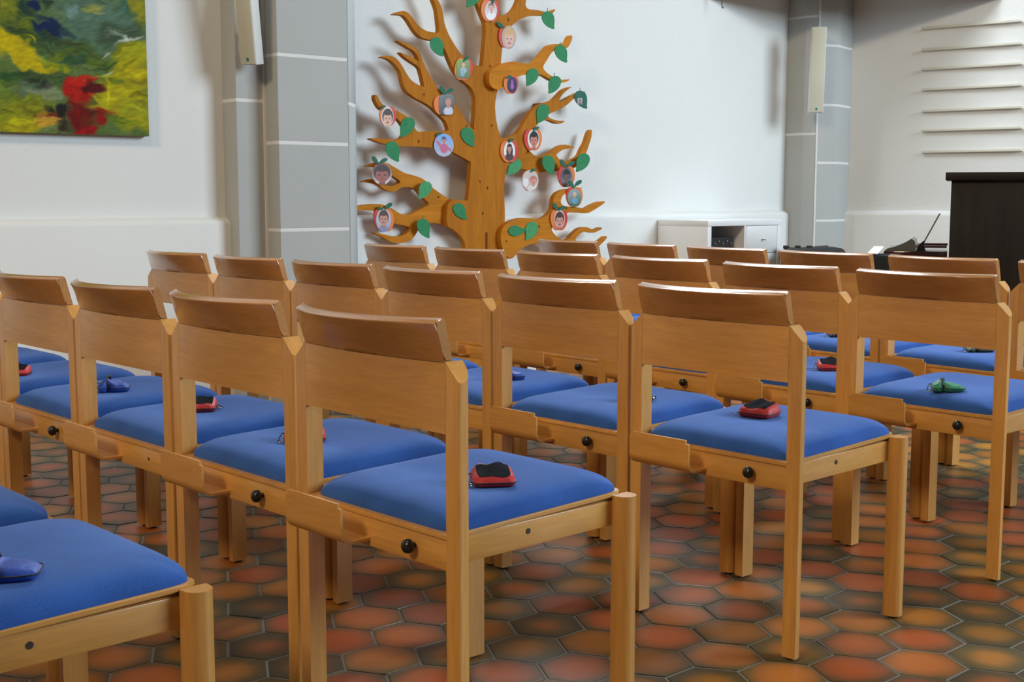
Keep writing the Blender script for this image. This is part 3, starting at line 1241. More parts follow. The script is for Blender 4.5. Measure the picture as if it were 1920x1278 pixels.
TRUNK = [(845, 712), (868, 600), (876, 500), (873, 459), (867, 446), (853, 432), (836, 423), (840, 373), (876, 376), (878, 374), (881, 346), (883.5, 304),
         (882, 303), (868, 295), (849, 285), (830, 279), (811, 277), (780, 274.5), (747.6, 274), (727.5, 271), (711, 267), (692, 259.5), (702, 258.5), (724, 260), (740, 262), (752, 260),
         (759, 250), (759, 240), (751, 227.6), (742, 220), (726, 212), (712.5, 203), (707, 194), (703, 185), (704, 177), (708, 179), (712.5, 190), (719, 197.5), (740, 205), (751, 211), (762.6, 218), (772.6, 226), (779, 243), (786, 247.6),
         (792.6, 247), (805, 245.5), (827.7, 245.7), (841, 245), (841, 240), (836.4, 227.6), (829, 220), (819, 211), (811.4, 202.5), (799, 194), (780, 184.4), (770, 177.5), (762.6, 171),
         (758, 163), (754.5, 150), (752, 135.7), (745, 125), (734.5, 114.4), (725, 109), (714, 107.5), (720, 104.6), (728, 104), (738.5, 106.6), (748, 114), (754.5, 123.7), (762.5, 138), (770.5, 150), (782, 158), (796, 163.5),
         (795, 157), (792, 143.7), (788, 129), (784, 124), (773, 117), (760, 108), (749, 97.5), (754.5, 99.5), (770.5, 106.5), (786, 115.5), (785, 112), (782.4, 103.8), (776, 95), (765, 89), (752, 81), (743.5, 75),
         (754.5, 78.5), (770.5, 84.5), (781, 91.5), (788, 100.5), (793, 114.4), (798.4, 126.4), (807.7, 143.7), (818.4, 162.3), (836, 182), (852.7, 194), (861.5, 204), (871.5, 222.6), (881.5, 237.6), (890, 245),
         (889, 232.6), (891, 207.5), (891.5, 185), (888, 171), (880, 160), (868, 152), (856, 138), (849, 126.4), (843.6, 113), (837, 97), (829, 84), (818, 77), (803.7, 74.5), (790, 70.5), (781, 62.5), (773, 50.5), (765, 37), (757, 28.6), (749, 27.7), (736.5, 27),
         (746.5, 22.5), (756, 20), (764, 22.6), (772, 30.6), (780, 42.6), (790, 53), (802, 59), (813, 60.5), (822, 62), (824, 56), (822, 37), (819.7, 17), (813, 0), (805, -22), (799, -48), (804, -48), (813, -22), (821, 0), (827.7, 12), (831.6, 30.6), (834, 46.6), (842, 66.5), (851.6, 82.5), (862, 98.4), (869, 105), (883.5, 118), (904, 126),
         (906, 117), (909, 85), (911, 60), (910, 42.6), (905, 30.6), (898, 12), (893, 2), (880, -18), (872, -40), (884, -26), (900, -10), (905, -30), (912, -70), (925, -70), (930, -30), (936, 0), (937, 17.6), (940, 33),
         (955, 25.7), (965.6, 15), (972.4, 0), (976, -25), (985, -50), (992, -48), (988, -20), (986.6, 0), (985, 11), (991, 17.6), (1006, 18.3), (1020, 21.7), (1032, 22.3), (1041.5, 16), (1040, 20.5), (1034.7, 26.4), (1022.5, 29), (1009, 28.4), (992.7, 29.8), (979, 34.5), (968, 40.6), (959, 48.7), (950, 62), (944, 76),
         (942, 86.7), (940.6, 103), (939, 119), (937, 150), (932, 172.5), (928, 195), (929.4, 220), (934.4, 245), (940.7, 260.5), (956, 257.6), (967.6, 251), (980, 236), (987.6, 221), (999, 206), (1012.6, 196), (1025, 192), (1037.7, 188), (1046, 178.7), (1057, 167), (1074.5, 161.5), (1064, 168), (1053, 179), (1046.5, 190.5),
         (1055, 189), (1068, 181.5), (1083.7, 173.6), (1101, 171), (1091, 176), (1078.6, 182.5), (1060.7, 199), (1040, 209), (1028, 214), (1028, 220), (1043, 226), (1061.5, 226.5), (1050.5, 232.5), (1040, 230), (1030, 225), (1018, 224), (1010, 231), (1004, 237.6), (1000, 255), (995, 272), (986, 286), (972, 296), (961, 305), (952, 310),
         (947, 327), (944.6, 357.6), (947, 396), (946, 430), (946, 480), (950, 560), (962, 640), (985, 712)]
RMID = [(940, 300), (960, 280), (985, 275), (992.6, 282.6), (1004, 293), (1012.6, 293), (1025, 290), (1037.7, 281), (1050, 272.6), (1061.5, 270.5), (1079, 276.5), (1071.5, 278), (1056.4, 280), (1044, 287.6), (1042.7, 291), (1050, 300), (1062.7, 302), (1075, 299), (1086.5, 291.4), (1091.5, 279), (1099, 266), (1104, 249), (1108.4, 242.5), (1110.3, 245), (1108.4, 260), (1102.8, 276.4), (1097.7, 291.4), (1087.7, 307.7), (1075, 316), (1060, 320), (1045.4, 320.6), (1017.3, 322), (1000, 327), (989, 319), (974, 315.5), (961, 308), (945, 318)]
LLOW = [(843, 372), (835, 369), (821, 359), (811, 352), (798, 339), (791, 333.7), (776, 328.7), (759, 324.5), (747.6, 318), (736, 311), (726.5, 305.5), (712, 303), (698, 307), (685.5, 312), (696, 312), (712, 314), (724, 321), (736, 329), (753, 341), (743, 346), (733.5, 349), (722, 347), (712, 339), (700, 334.5), (676, 341), (696, 342), (710, 346), (721, 355), (732, 359), (742, 359), (753, 350.6), (764.5, 350), (776, 352), (785, 357.6), (792.7, 369), (798, 374.5), (805.5, 382.5),
        (792.7, 390), (778.6, 397.7), (767, 402.7), (760, 402.7), (750, 400), (736, 391.4), (726.5, 387), (714, 382), (698, 382), (680, 384.4), (655, 389), (664, 394), (680, 394), (694, 394), (708, 395), (722, 406), (739, 419), (750, 421), (764.5, 424), (769.4, 427), (767, 433.7), (759, 440.7), (747.6, 443), (732, 442), (719, 439), (702, 435), (705, 438.6), (719.4, 445), (732, 453), (746, 456), (761.7, 455), (773, 447.7), (780, 439), (788, 424), (805, 417.5), (815, 417.5), (826.5, 419.6), (837, 424)]
RTOP = [(922, 131), (941, 120.5), (952, 116.5), (963, 115), (979, 117.8), (992.7, 119.8), (1002, 116.5), (1010, 107), (1019.8, 94.8), (1028, 85.3), (1036, 82.6), (1052, 82), (1062, 80), (1067, 69), (1071, 65.5), (1073.5, 69), (1071, 78.5), (1064.5, 90), (1055, 91), (1041.5, 93.4), (1033, 100), (1026.6, 111), (1017, 126), (1024, 135.4), (1036, 143.5), (1049.6, 149.6), (1059, 149), (1070, 148.5), (1063, 153), (1052, 155.7), (1042, 154), (1030.6, 148.3), (1019.8, 141.5), (1010, 139.5), (988.6, 139.5), (975, 142), (963, 146), (950, 158), (936, 168.6), (926, 166.5), (918, 158.4), (917, 146), (918, 136.8)]
RLOW = [(941, 429.6), (948, 419.7), (962, 412), (976, 408.5), (990.4, 408.5), (1004.5, 411), (1016, 410), (1027, 402.8), (1034, 394.4), (1037, 384.5), (1038, 370.4), (1044, 362), (1052.4, 357), (1063.7, 354), (1078, 353), (1094, 351.5), (1086, 355), (1072, 359), (1061, 362), (1054, 367.6), (1051, 377.5), (1054, 384.5), (1065, 387), (1080.6, 388), (1097.5, 391), (1108.7, 384.5), (1123, 378), (1136.5, 377), (1130, 383), (1117, 391.5), (1103, 400), (1089, 398.6), (1061, 398), (1048, 410), (1036, 424), (1034, 431), (1041, 441), (1051, 448.6), (1061, 450), (1066.5, 448), (1075, 438), (1086, 427.5), (1097.5, 425), (1106, 427.5), (1113, 431.7), (1121.4, 428), (1128.5, 425.5), (1129, 429), (1121.4, 433), (1113, 436.6), (1103, 434.5), (1092, 434.5), (1082, 443.7), (1078, 450), (1090, 460), (1104, 464), (1124, 452), (1137, 441.5), (1138.5, 446), (1127, 458), (1108, 474), (1080, 474), (1040, 464), (1008.7, 455.6), (993, 457.7), (983, 463), (973.5, 470), (966.5, 479), (958, 486), (951, 481), (944, 470), (940.4, 459), (939, 448), (939.4, 438)]
board('trunk', TRUNK, NT, M['tree_z'])
board('branch', RMID, NT - THK - 0.001, M['tree_x'])
board('branch', LLOW, NT - THK - 0.001, M['tree_x'])
board('branch', RTOP, NT + THK + 0.001, M['tree_x'])
board('branch', RLOW, NT + THK + 0.001, M['tree_x'])
# struts that hold the boards off the wall
for (x, y) in ((905, 200), (912, 350), (800, 262), (1015, 200), (1005, 305), (780, 345), (1000, 430)):
    s, z = w1(x, y, 0.05)
    part('strut', box(s - s_t - 0.02, s - s_t + 0.02, -(NT - 2 * THK - 0.002), -0.0015 if z > 1.0 else -0.054, z - 0.02, z + 0.02), M['tree_z'], tree)
# knots in the boards
for (x, y, n) in ((795, 177, NT), (919, 64 + 60, NT), (922, 235, NT), (900, 340, NT), (914, 352, NT), (905, 400, NT), (785, 265, NT), (822, 369, NT - THK - .001), (1062, 390, NT + THK + .001), (949, 452, NT + THK + .001), (1011, 424, NT + THK + .001), (953, 37, NT)):
    s, z = w1(x, y, n)
    o = part('knot', lathe(bmesh.new(), [(0.0065, -0.001), (0.006, 0.0006)], 10, axis='y'), M['knot'], tree)
    o.location = (s - s_t, -n, z)
    o.scale = (1, 1, random.uniform(1.0, 1.6))
# carved slot low on the trunk
s, z = w1(912, 452, NT)
o = part('slot', box(-0.008, 0.008, -0.0012, 0.002, -0.10, 0.05, bevel=0.001), M['knot'], tree)
o.location = (s - s_t, -NT, z)

LEAF = [(-11, -13), (-6, -17.5), (1, -18.5), (8, -15), (12, -8), (13, 0), (12.5, 7), (12, 11), (13.5, 18.5), (6, 16.5), (-2, 12), (-8, 6), (-11.5, -1), (-12.5, -8)]


def leaf(px, py, sc=1.0, flip=False, rot=0.0, mat='leaf', stem=False, n=NT + 0.006, parent=tree, s0=None, name='leaf', asp=1.0, th=0.004):
    pts = []
    c, s_ = math.cos(math.radians(rot)), math.sin(math.radians(rot))
    for x, y in LEAF:
        x = -x if flip else x
        x *= asp
        X, Y = (c * x - s_ * y) * sc, (s_ * x + c * y) * sc
        pts.append((px + X, py + Y))
    base = s_t if s0 is None else s0
    bm = bmesh.new()
    cutout(bm, loc_pts(chaikin(pts, 0.25, 2), n, base), -n - th, -n + 0.001)
    o = part(name, bm, M[mat], parent, sharp=40)
    if stem:
        q = loc_pts([(px, py - 15 * sc), (px - 1, py - 20 * sc), (px + (-1 if flip else 0), py - 24 * sc)], n, base)
        part('leaf_stem', tube(bmesh.new(), [(a, -n - 0.001, b) for a, b in q], 0.0022, 6), M['leaf_dark'], o)
    return o


NF = NT + THK + 0.004
for a in ((818, 88, 1.0, False, 0, 'leaf', False), (888, -3, 1.0, True, 4, 'leaf', False), (1027, 38, 0.93, False, 0, 'leaf', True), (1051, 101, 0.92, False, 0, 'leaf', True, NF),
          (998, 145, 0.92, True, 0, 'leaf', False, NF), (1040, 159, 0.93, True, 0, 'leaf', True, NF), (1088, 187, 0.95, False, 0, 'leaf_dark', True), (1018, 213, 0.98, True, -3, 'leaf', False),
          (764, 239, 1.06, True, 4, 'leaf', False), (876, 257, 1.0, False, 0, 'leaf', True), (735, 284, 1.05, False, 3, 'leaf', False), (797, 357, 0.95, True, 5, 'leaf_pale', False),
          (861, 397, 0.90, False, -10, 'leaf', False), (793, 428, 1.0, False, 3, 'leaf', True), (1027, 309, 0.97, False, 6, 'leaf', False), (1093, 305, 0.98, True, 2, 'leaf', False),
          (965, 314, 0.93, True, 12, 'leaf_pale', False, NT - 0.004), (968, 434, 0.82, False, -68, 'leaf', False, NF), (997, 433, 0.95, True, 0, 'leaf_pale', False, NF)):
    n_ = a[7] if len(a) > 7 else NT + 0.002
    leaf(*a[:7], n=n_)


# ------------------------------------------------------------------ printed pictures
def smooth(d, e):
    return np.clip(0.5 - d / e, 0, 1)[..., None]


def ell(X, Y, cx, cy, rx, ry, a=0.0):
    c, s = math.cos(a), math.sin(a)
    x, y = X - cx, Y - cy
    u, v = (c * x + s * y) / rx, (-s * x + c * y) / ry
    return np.sqrt(u * u + v * v) - 1


def lin(c):
    c = np.array(c, float)
    return np.where(c <= 0.04045, c / 12.92, ((c + 0.055) / 1.055) ** 2.4)


def vnoise(X, Y, sc, seed):
    r = np.random.default_rng(seed)
    g = r.random((64, 64))
    x, y = (X * sc) % 63, (Y * sc) % 63
    i, j = np.floor(x).astype(int), np.floor(y).astype(int)
    fx, fy = x - i, y - j
    fx, fy = fx * fx * (3 - 2 * fx), fy * fy * (3 - 2 * fy)
    i1, j1 = (i + 1) % 64, (j + 1) % 64
    return (g[j, i] * (1 - fx) + g[j, i1] * fx) * (1 - fy) + (g[j1, i] * (1 - fx) + g[j1, i1] * fx) * fy


def portrait(X, Y, bg, bg2, hair, skin, cloth, face=(0, -0.12, 0.34, 0.42), hair_k=1.0, long_hair=False, hood=None):
    """generic head-and-shoulders print on x,y in -1..1 (y down)"""
    img = np.zeros(X.shape + (3,))
    t = np.clip(0.5 + 0.5 * Y + 0.3 * (vnoise(X + 3, Y + 3, 2.2, 5) - 0.5), 0, 1)[..., None]
    img[:] = np.array(bg) * (1 - t) + np.array(bg2) * t

    def over(d, col, e=0.10):
        nonlocal img
        m = smooth(d, e)
        img = img * (1 - m) + np.array(col) * m
    fx, fy, fw, fh = face
    if long_hair:
        over(ell(X, Y, fx + 0.02, fy + 0.30, fw * 1.45, fh * 1.75), hair)
    over(ell(X, Y, fx, fy + fh * 2.35, fw * 1.9, fh * 1.25), cloth)
    over(ell(X, Y, fx, fy + fh * 1.05, fw * 0.45, fh * 0.5), np.array(skin) * 0.85)
    over(ell(X, Y, fx, fy - fh * 0.22, fw * 1.18, fh * 1.05 * hair_k), hair if hood is None else hood)
    over(ell(X, Y, fx, fy + fh * 0.12, fw * 0.92, fh * 0.92), skin)
    over(ell(X, Y, fx - fw * 0.05, fy - fh * 0.72, fw * 0.95, fh * 0.36 * hair_k), hair if hood is None else hood, 0.14)
    for sx in (-1, 1):
        over(ell(X, Y, fx + sx * fw * 0.40, fy + fh * 0.06, fw * 0.17, fh * 0.08), np.array(skin) * 0.32, 0.35)
    over(ell(X, Y, fx, fy + fh * 0.32, fw * 0.12, fh * 0.10), np.array(skin) * 0.8, 0.5)
    over(ell(X, Y, fx, fy + fh * 0.60, fw * 0.34, fh * 0.09), np.array([0.62, 0.28, 0.26]), 0.35)
    return lin(np.clip(img, 0, 1))


def print_mesh(name, outline_pix, n, s0, cxy, half, paint, th=0.0015):
    """thin printed sheet: fine grid clipped to an oval, colours stored on it"""
    cx, cy = cxy
    hx, hy = half
    K = 15
    V, Fc, C = [], [], []
    rings = K
    seg = 40
    V.append((0.0, 0.0))
    for r in range(1, rings + 1):
        for k in range(seg):
            a = 2 * PI * k / seg
            q = r / rings
            x, y = outline_pix(a)
            V.append((x * q, y * q))
    for k in range(seg):
        Fc.append((0, 1 + k, 1 + (k + 1) % seg))
    for r in range(rings - 1):
        for k in range(seg):
            l = (k + 1) % seg
            a0, b0 = 1 + r * seg, 1 + (r + 1) * seg
            Fc.append((a0 + k, b0 + k, b0 + l, a0 + l))
    V = np.array(V)
    col = paint(V[:, 0], V[:, 1])
    P3 = []
    for x, y in V:
        s, z = w1(cx + x * hx, cy + y * hy, n)
        P3.append((s - s0, -n - th, z))
    nb = len(P3)
    ringb = [1 + (rings - 1) * seg + k for k in range(seg)]
    for i in ringb:
        P3.append((P3[i][0], -n, P3[i][2]))
    for k in range(seg):
        l = (k + 1) % seg
        Fc.append((ringb[k], nb + k, nb + l, ringb[l]))
    me = bpy.data.meshes.new(name)
    me.from_pydata(P3, [], Fc)
    ca = me.color_attributes.new('paint', 'FLOAT_COLOR', 'POINT')
    full = np.ones((len(P3), 4), np.float32)
    full[:nb, :3] = col
    full[nb:, :3] = 0.6
    ca.data.foreach_set('color', full.ravel())
    me.materials.append(M['print'])
    return me


def oval(a):
    return math.cos(a), math.sin(a)


def squarish(a, p=4):
    c, s = math.cos(a), math.sin(a)
    q = (abs(c) ** p + abs(s) ** p) ** (-1 / p)
    return c * q, s * q


def apple_mat(name, left, right):
    m, nt, b = new_mat(name)
    uv = N(nt, 'ShaderNodeTexCoord')
    sp = N(nt, 'ShaderNodeSeparateXYZ')
    nt.links.new(uv.outputs['Object'], sp.inputs[0])
    nz = N(nt, 'ShaderNodeTexNoise')
    nz.inputs['Scale'].default_value = 25
    nt.links.new(uv.outputs['Object'], nz.inputs['Vector'])
    ma = N(nt, 'ShaderNodeMath', operation='MULTIPLY_ADD')
    ma.inputs[1].default_value = 9.0
    ma.inputs[2].default_value = 0.15
    nt.links.new(sp.outputs[0], ma.inputs[0])
    m2 = N(nt, 'ShaderNodeMath', operation='MULTIPLY_ADD')
    m2.inputs[1].default_value = 0.7
    nt.links.new(nz.outputs['Fac'], m2.inputs[0])
    nt.links.new(ma.outputs[0], m2.inputs[2])
    mx = N(nt, 'ShaderNodeMix', data_type='RGBA')
    mx.inputs[6].default_value = (*left, 1)
    mx.inputs[7].default_value = (*right, 1)
    nt.links.new(m2.outputs[0], mx.inputs[0])
    nt.links.new(mx.outputs[2], b.inputs['Base Color'])
    b.inputs['Roughness'].default_value = 0.5
    return m


RED, ORG = (0.55, 0.022, 0.022), (0.72, 0.20, 0.03)
M['apple_or'] = apple_mat('apple_orange_red', ORG, RED)
M['apple_ro'] = apple_mat('apple_red_orange', RED, ORG)
M['apple_oo'] = apple_mat('apple_orange', (0.70, 0.16, 0.02), (0.72, 0.30, 0.08))
APPLE = [(0, -0.84), (0.16, -0.95), (0.42, -1.0), (0.72, -0.88), (0.93, -0.58), (1.0, -0.2), (0.95, 0.22), (0.78, 0.62), (0.5, 0.92), (0.24, 1.0), (0, 0.94), (-0.24, 1.0), (-0.5, 0.92), (-0.78, 0.62), (-0.95, 0.22), (-1.0, -0.2), (-0.93, -0.58), (-0.72, -0.88), (-0.42, -1.0), (-0.16, -0.95)]


def apple(px, py, hw, hh, mat, photo, n, label, leaves=(), shape=oval, tilt=0.0):
    """photo = (cx, cy, half w, half h, paint function)"""
    s0, z0 = w1(px, py, n)
    root = empty('paper_apple', p1(s0, 0.0, 0.0), A1)
    tag(root, label, 'apple', 'paper apples with photos hung on the tree')
    c, s_ = math.cos(tilt), math.sin(tilt)
    pix = [(px + (c * x * hw - s_ * y * hh), py + (s_ * x * hw + c * y * hh)) for x, y in APPLE]
    bm = bmesh.new()
    cutout(bm, loc_pts(chaikin(pix, 0.25, 2), n, s0), -n - 0.006, -n)
    part('apple_disc', bm, M[mat], root, sharp=40)
    cx, cy, rw, rh, fn = photo
    n2 = n + 0.0065
    link('photo', print_mesh('photo', shape, n2, s0, (cx, cy), (rw, rh), fn), None, root)
    for (lx, ly, sc, rot) in leaves:
        leaf(lx, ly, sc, False, rot, 'leaf_dark', False, n + 0.008, root, s0, 'apple_leaf', asp=0.62)
    return root


def P(**k):
    return lambda X, Y: portrait(X, Y, **k)


SK, SK2, SKD = (0.80, 0.58, 0.50), (0.86, 0.68, 0.60), (0.55, 0.36, 0.30)
NA = NT + 0.003
NB = NT + THK + 0.005


def snow_child(X, Y):
    img = portrait(X, Y, (0.45, 0.66, 0.92), (0.72, 0.72, 0.80), (0.16, 0.22, 0.46), SK, (0.78, 0.36, 0.50), face=(0.0, -0.42, 0.22, 0.26), hood=(0.18, 0.24, 0.50))
    for (cx, cy, rx, ry, a) in ((0.0, 0.30, 0.40, 0.42, 0.0), (-0.52, -0.12, 0.42, 0.14, 0.9), (0.5, 0.35, 0.46, 0.11, 0.5)):
        m = smooth(ell(X, Y, cx, cy, rx, ry, a), 0.12)
        img = img * (1 - m) + lin((0.76, 0.38, 0.52)) * m
    return img


def sleeping_baby(X, Y):
    img = portrait(X, Y, (0.80, 0.78, 0.78), (0.80, 0.70, 0.66), (0.72, 0.50, 0.44), (0.86, 0.60, 0.54), (0.86, 0.84, 0.84), face=(0.36, 0.02, 0.40, 0.36))
    m = smooth(ell(X, Y, -0.55, 0.20, 0.36, 0.42), 0.2)
    return img * (1 - m) + lin((0.90, 0.90, 0.92)) * m


def purple_figure(X, Y):
    img = portrait(X, Y, (0.14, 0.11, 0.30), (0.12, 0.08, 0.22), (0.50, 0.25, 0.66), (0.60, 0.38, 0.70), (0.58, 0.30, 0.72), face=(0.0, -0.40, 0.20, 0.26))
    m = smooth(ell(X, Y, 0.0, 0.05, 0.26, 0.55), 0.2)
    return img * (1 - m) + lin((0.62, 0.34, 0.74)) * m


def garden(X, Y):
    img = portrait(X, Y, (0.52, 0.66, 0.28), (0.34, 0.44, 0.30), (0.62, 0.54, 0.44), SK2, (0.62, 0.72, 0.80), face=(0.05, -0.45, 0.26, 0.26))
    m = smooth(ell(X, Y, -0.1, 0.45, 0.35, 0.35), 0.3)
    return img * (1 - m) + lin((0.55, 0.66, 0.74)) * m


WHT = (0.90, 0.91, 0.92)
apple(918, 20, 17, 21, 'apple_or', (920, 20, 11.5, 18, P(bg=(0.78, 0.70, 0.72), bg2=(0.88, 0.88, 0.90), hair=(0.60, 0.44, 0.38), skin=SK2, cloth=WHT, face=(0.1, -0.35, 0.44, 0.42))), NA, 'top apple on the trunk, red rimmed, photo of a baby in white', ((924, 1, 0.34, 30),))
apple(949, 70, 15.5, 20, 'apple_ro', (954, 70, 13.5, 22, P(bg=(0.70, 0.62, 0.52), bg2=(0.70, 0.66, 0.70), hair=(0.80, 0.64, 0.46), skin=(0.86, 0.68, 0.64), cloth=(0.6, 0.5, 0.5), face=(0.05, 0.08, 0.66, 0.72))), NA, 'dark red apple beside the upper trunk, close-up photo of a fair-haired face', ((938, 48, 0.48, -42),))
apple(868, 130, 17, 21, 'apple_or', (868, 129, 12.5, 18, garden), NA, 'apple on the upper left fork, photo of a child on green grass', ((873, 110, 0.36, 60),), shape=lambda a: squarish(a, 5), tilt=0.2)
apple(957, 159, 13.5, 17.5, 'apple_or', (960, 159, 9, 15, purple_figure), NB, 'small apple under the upper right limb, photo dark with a purple figure', ((953, 144, 0.3, 70),))
apple(726, 218, 16, 18.5, 'apple_or', (726, 219, 11.5, 19, P(bg=(0.88, 0.86, 0.86), bg2=(0.80, 0.74, 0.74), hair=(0.22, 0.16, 0.15), skin=SK2, cloth=(0.8, 0.7, 0.68), face=(0.05, 0.12, 0.74, 0.74))), NA, 'leftmost upper apple, cut-out photo of a dark-haired child face', ((717, 201, 0.3, 60),))
apple(829, 197, 17, 18, 'apple_oo', (837, 196, 14, 19, P(bg=(0.45, 0.48, 0.50), bg2=(0.24, 0.25, 0.27), hair=(0.72, 0.52, 0.46), skin=(0.82, 0.56, 0.50), cloth=(0.78, 0.77, 0.84), face=(0.25, -0.20, 0.34, 0.36))), NA, 'orange apple on the left branch, photo of a toddler in a pale shirt', ((829, 170, 0.50, -20), (842, 170, 0.46, 70)), shape=lambda a: squarish(a, 5))
apple(831, 272, 17, 20, 'apple_or', (832, 272, 18.4, 21.4, snow_child), NA, 'round photo apple with a child in pink jacket and blue hood', ((822, 251, 0.32, 70),))
apple(715, 325, 17, 19, 'apple_ro', (716, 326, 18.5, 20, P(bg=(0.40, 0.28, 0.26), bg2=(0.88, 0.86, 0.88), hair=(0.24, 0.18, 0.18), skin=(0.62, 0.36, 0.34), cloth=(0.86, 0.85, 0.88), face=(0.0, 0.05, 0.72, 0.72))), NA, 'left edge apple showing a ruddy face close-up, two leaves on top', ((703, 301, 0.50, -25), (718, 301, 0.46, 70)))
apple(719, 412, 19, 23, 'apple_ro', (719, 413, 14, 22, P(bg=(0.86, 0.85, 0.87), bg2=(0.60, 0.60, 0.72), hair=(0.34, 0.24, 0.20), skin=(0.78, 0.58, 0.52), cloth=(0.52, 0.56, 0.72), face=(0.0, -0.16, 0.58, 0.58))), NA - THK, 'lowest left apple, photo of a brown-haired boy resting his chin', ((727, 386, 0.50, 60), (712, 391, 0.34, -60)), tilt=-0.15)
apple(954, 284, 17, 20.5, 'apple_or', (955, 283, 10.5, 18, P(bg=(0.92, 0.92, 0.93), bg2=(0.92, 0.92, 0.93), hair=(0.18, 0.12, 0.12), skin=(0.80, 0.58, 0.52), cloth=(0.30, 0.20, 0.22), face=(0.0, -0.28, 0.40, 0.40), long_hair=True)), NA, 'apple on the trunk, photo of a person with long dark hair', ((957, 263, 0.34, 60),))
apple(998, 262, 17, 20.5, 'apple_ro', (1000, 261, 11, 18.5, P(bg=(0.90, 0.90, 0.90), bg2=(0.88, 0.84, 0.84), hair=(0.10, 0.09, 0.10), skin=(0.78, 0.50, 0.44), cloth=(0.8, 0.5, 0.45), face=(0.08, 0.06, 0.66, 0.70))), NA, 'red apple right of the trunk, photo of a black-haired boy', ((1004, 241, 0.36, 70),))
apple(993, 339, 15.5, 19, 'apple_oo', (994, 338, 15.5, 19.5, sleeping_baby), NA, 'pale photo apple of a sleeping baby hanging below the right branch', ((998, 319, 0.32, 70),))
apple(1061, 331, 16, 20, 'apple_ro', (1062, 332, 11, 18, P(bg=(0.36, 0.32, 0.36), bg2=(0.46, 0.54, 0.66), hair=(0.16, 0.13, 0.14), skin=(0.42, 0.36, 0.36), cloth=(0.40, 0.42, 0.40), face=(0.0, -0.05, 0.55, 0.60))), NA, 'apple on the right branch with a dark dim portrait photo', ((1055, 307, 0.50, -25), (1069, 307, 0.46, 65)))
apple(1076, 369, 15.5, 18.5, 'apple_ro', (1077, 371, 13, 17, P(bg=(0.60, 0.68, 0.72), bg2=(0.30, 0.40, 0.28), hair=(0.78, 0.74, 0.72), skin=(0.84, 0.66, 0.60), cloth=(0.40, 0.62, 0.78), face=(0.0, -0.36, 0.24, 0.28))), NB, 'apple at the right, photo of a person in a light blue jacket', ((1071, 346, 0.46, -25), (1083, 343, 0.46, 60)))
apple(1047, 412, 16, 20, 'apple_or', (1049, 411, 9.8, 17.5, P(bg=(0.92, 0.90, 0.92), bg2=(0.80, 0.62, 0.58), hair=(0.30, 0.20, 0.18), skin=(0.80, 0.58, 0.54), cloth=(0.72, 0.42, 0.38), face=(0.0, 0.10, 0.74, 0.74))), NB, 'lowest right apple, photo of a smiling brown-haired young man', ((1041, 388, 0.46, -25), (1053, 390, 0.40, 70)))
# the tiny photo stuck on the dark leaf
nq = NT + 0.0075
link('leaf_photo', print_mesh('leaf_photo', lambda a: squarish(a, 8), nq, s_t, (1087, 190), (4.6, 6.2), P(bg=(0.72, 0.72, 0.74), bg2=(0.6, 0.5, 0.55), hair=(0.4, 0.3, 0.3), skin=(0.66, 0.50, 0.52), cloth=(0.5, 0.4, 0.5))), None, tree)

# ------------------------------------------------------------------ abstract painting on the left wall
NP = 0.045
sp0, _ = w1(-190, 200, NP)
sp1, _ = w1(278, 200, NP)
zp0 = w1(278, 255.5, NP)[1]
zp1 = zp0 + 1.15


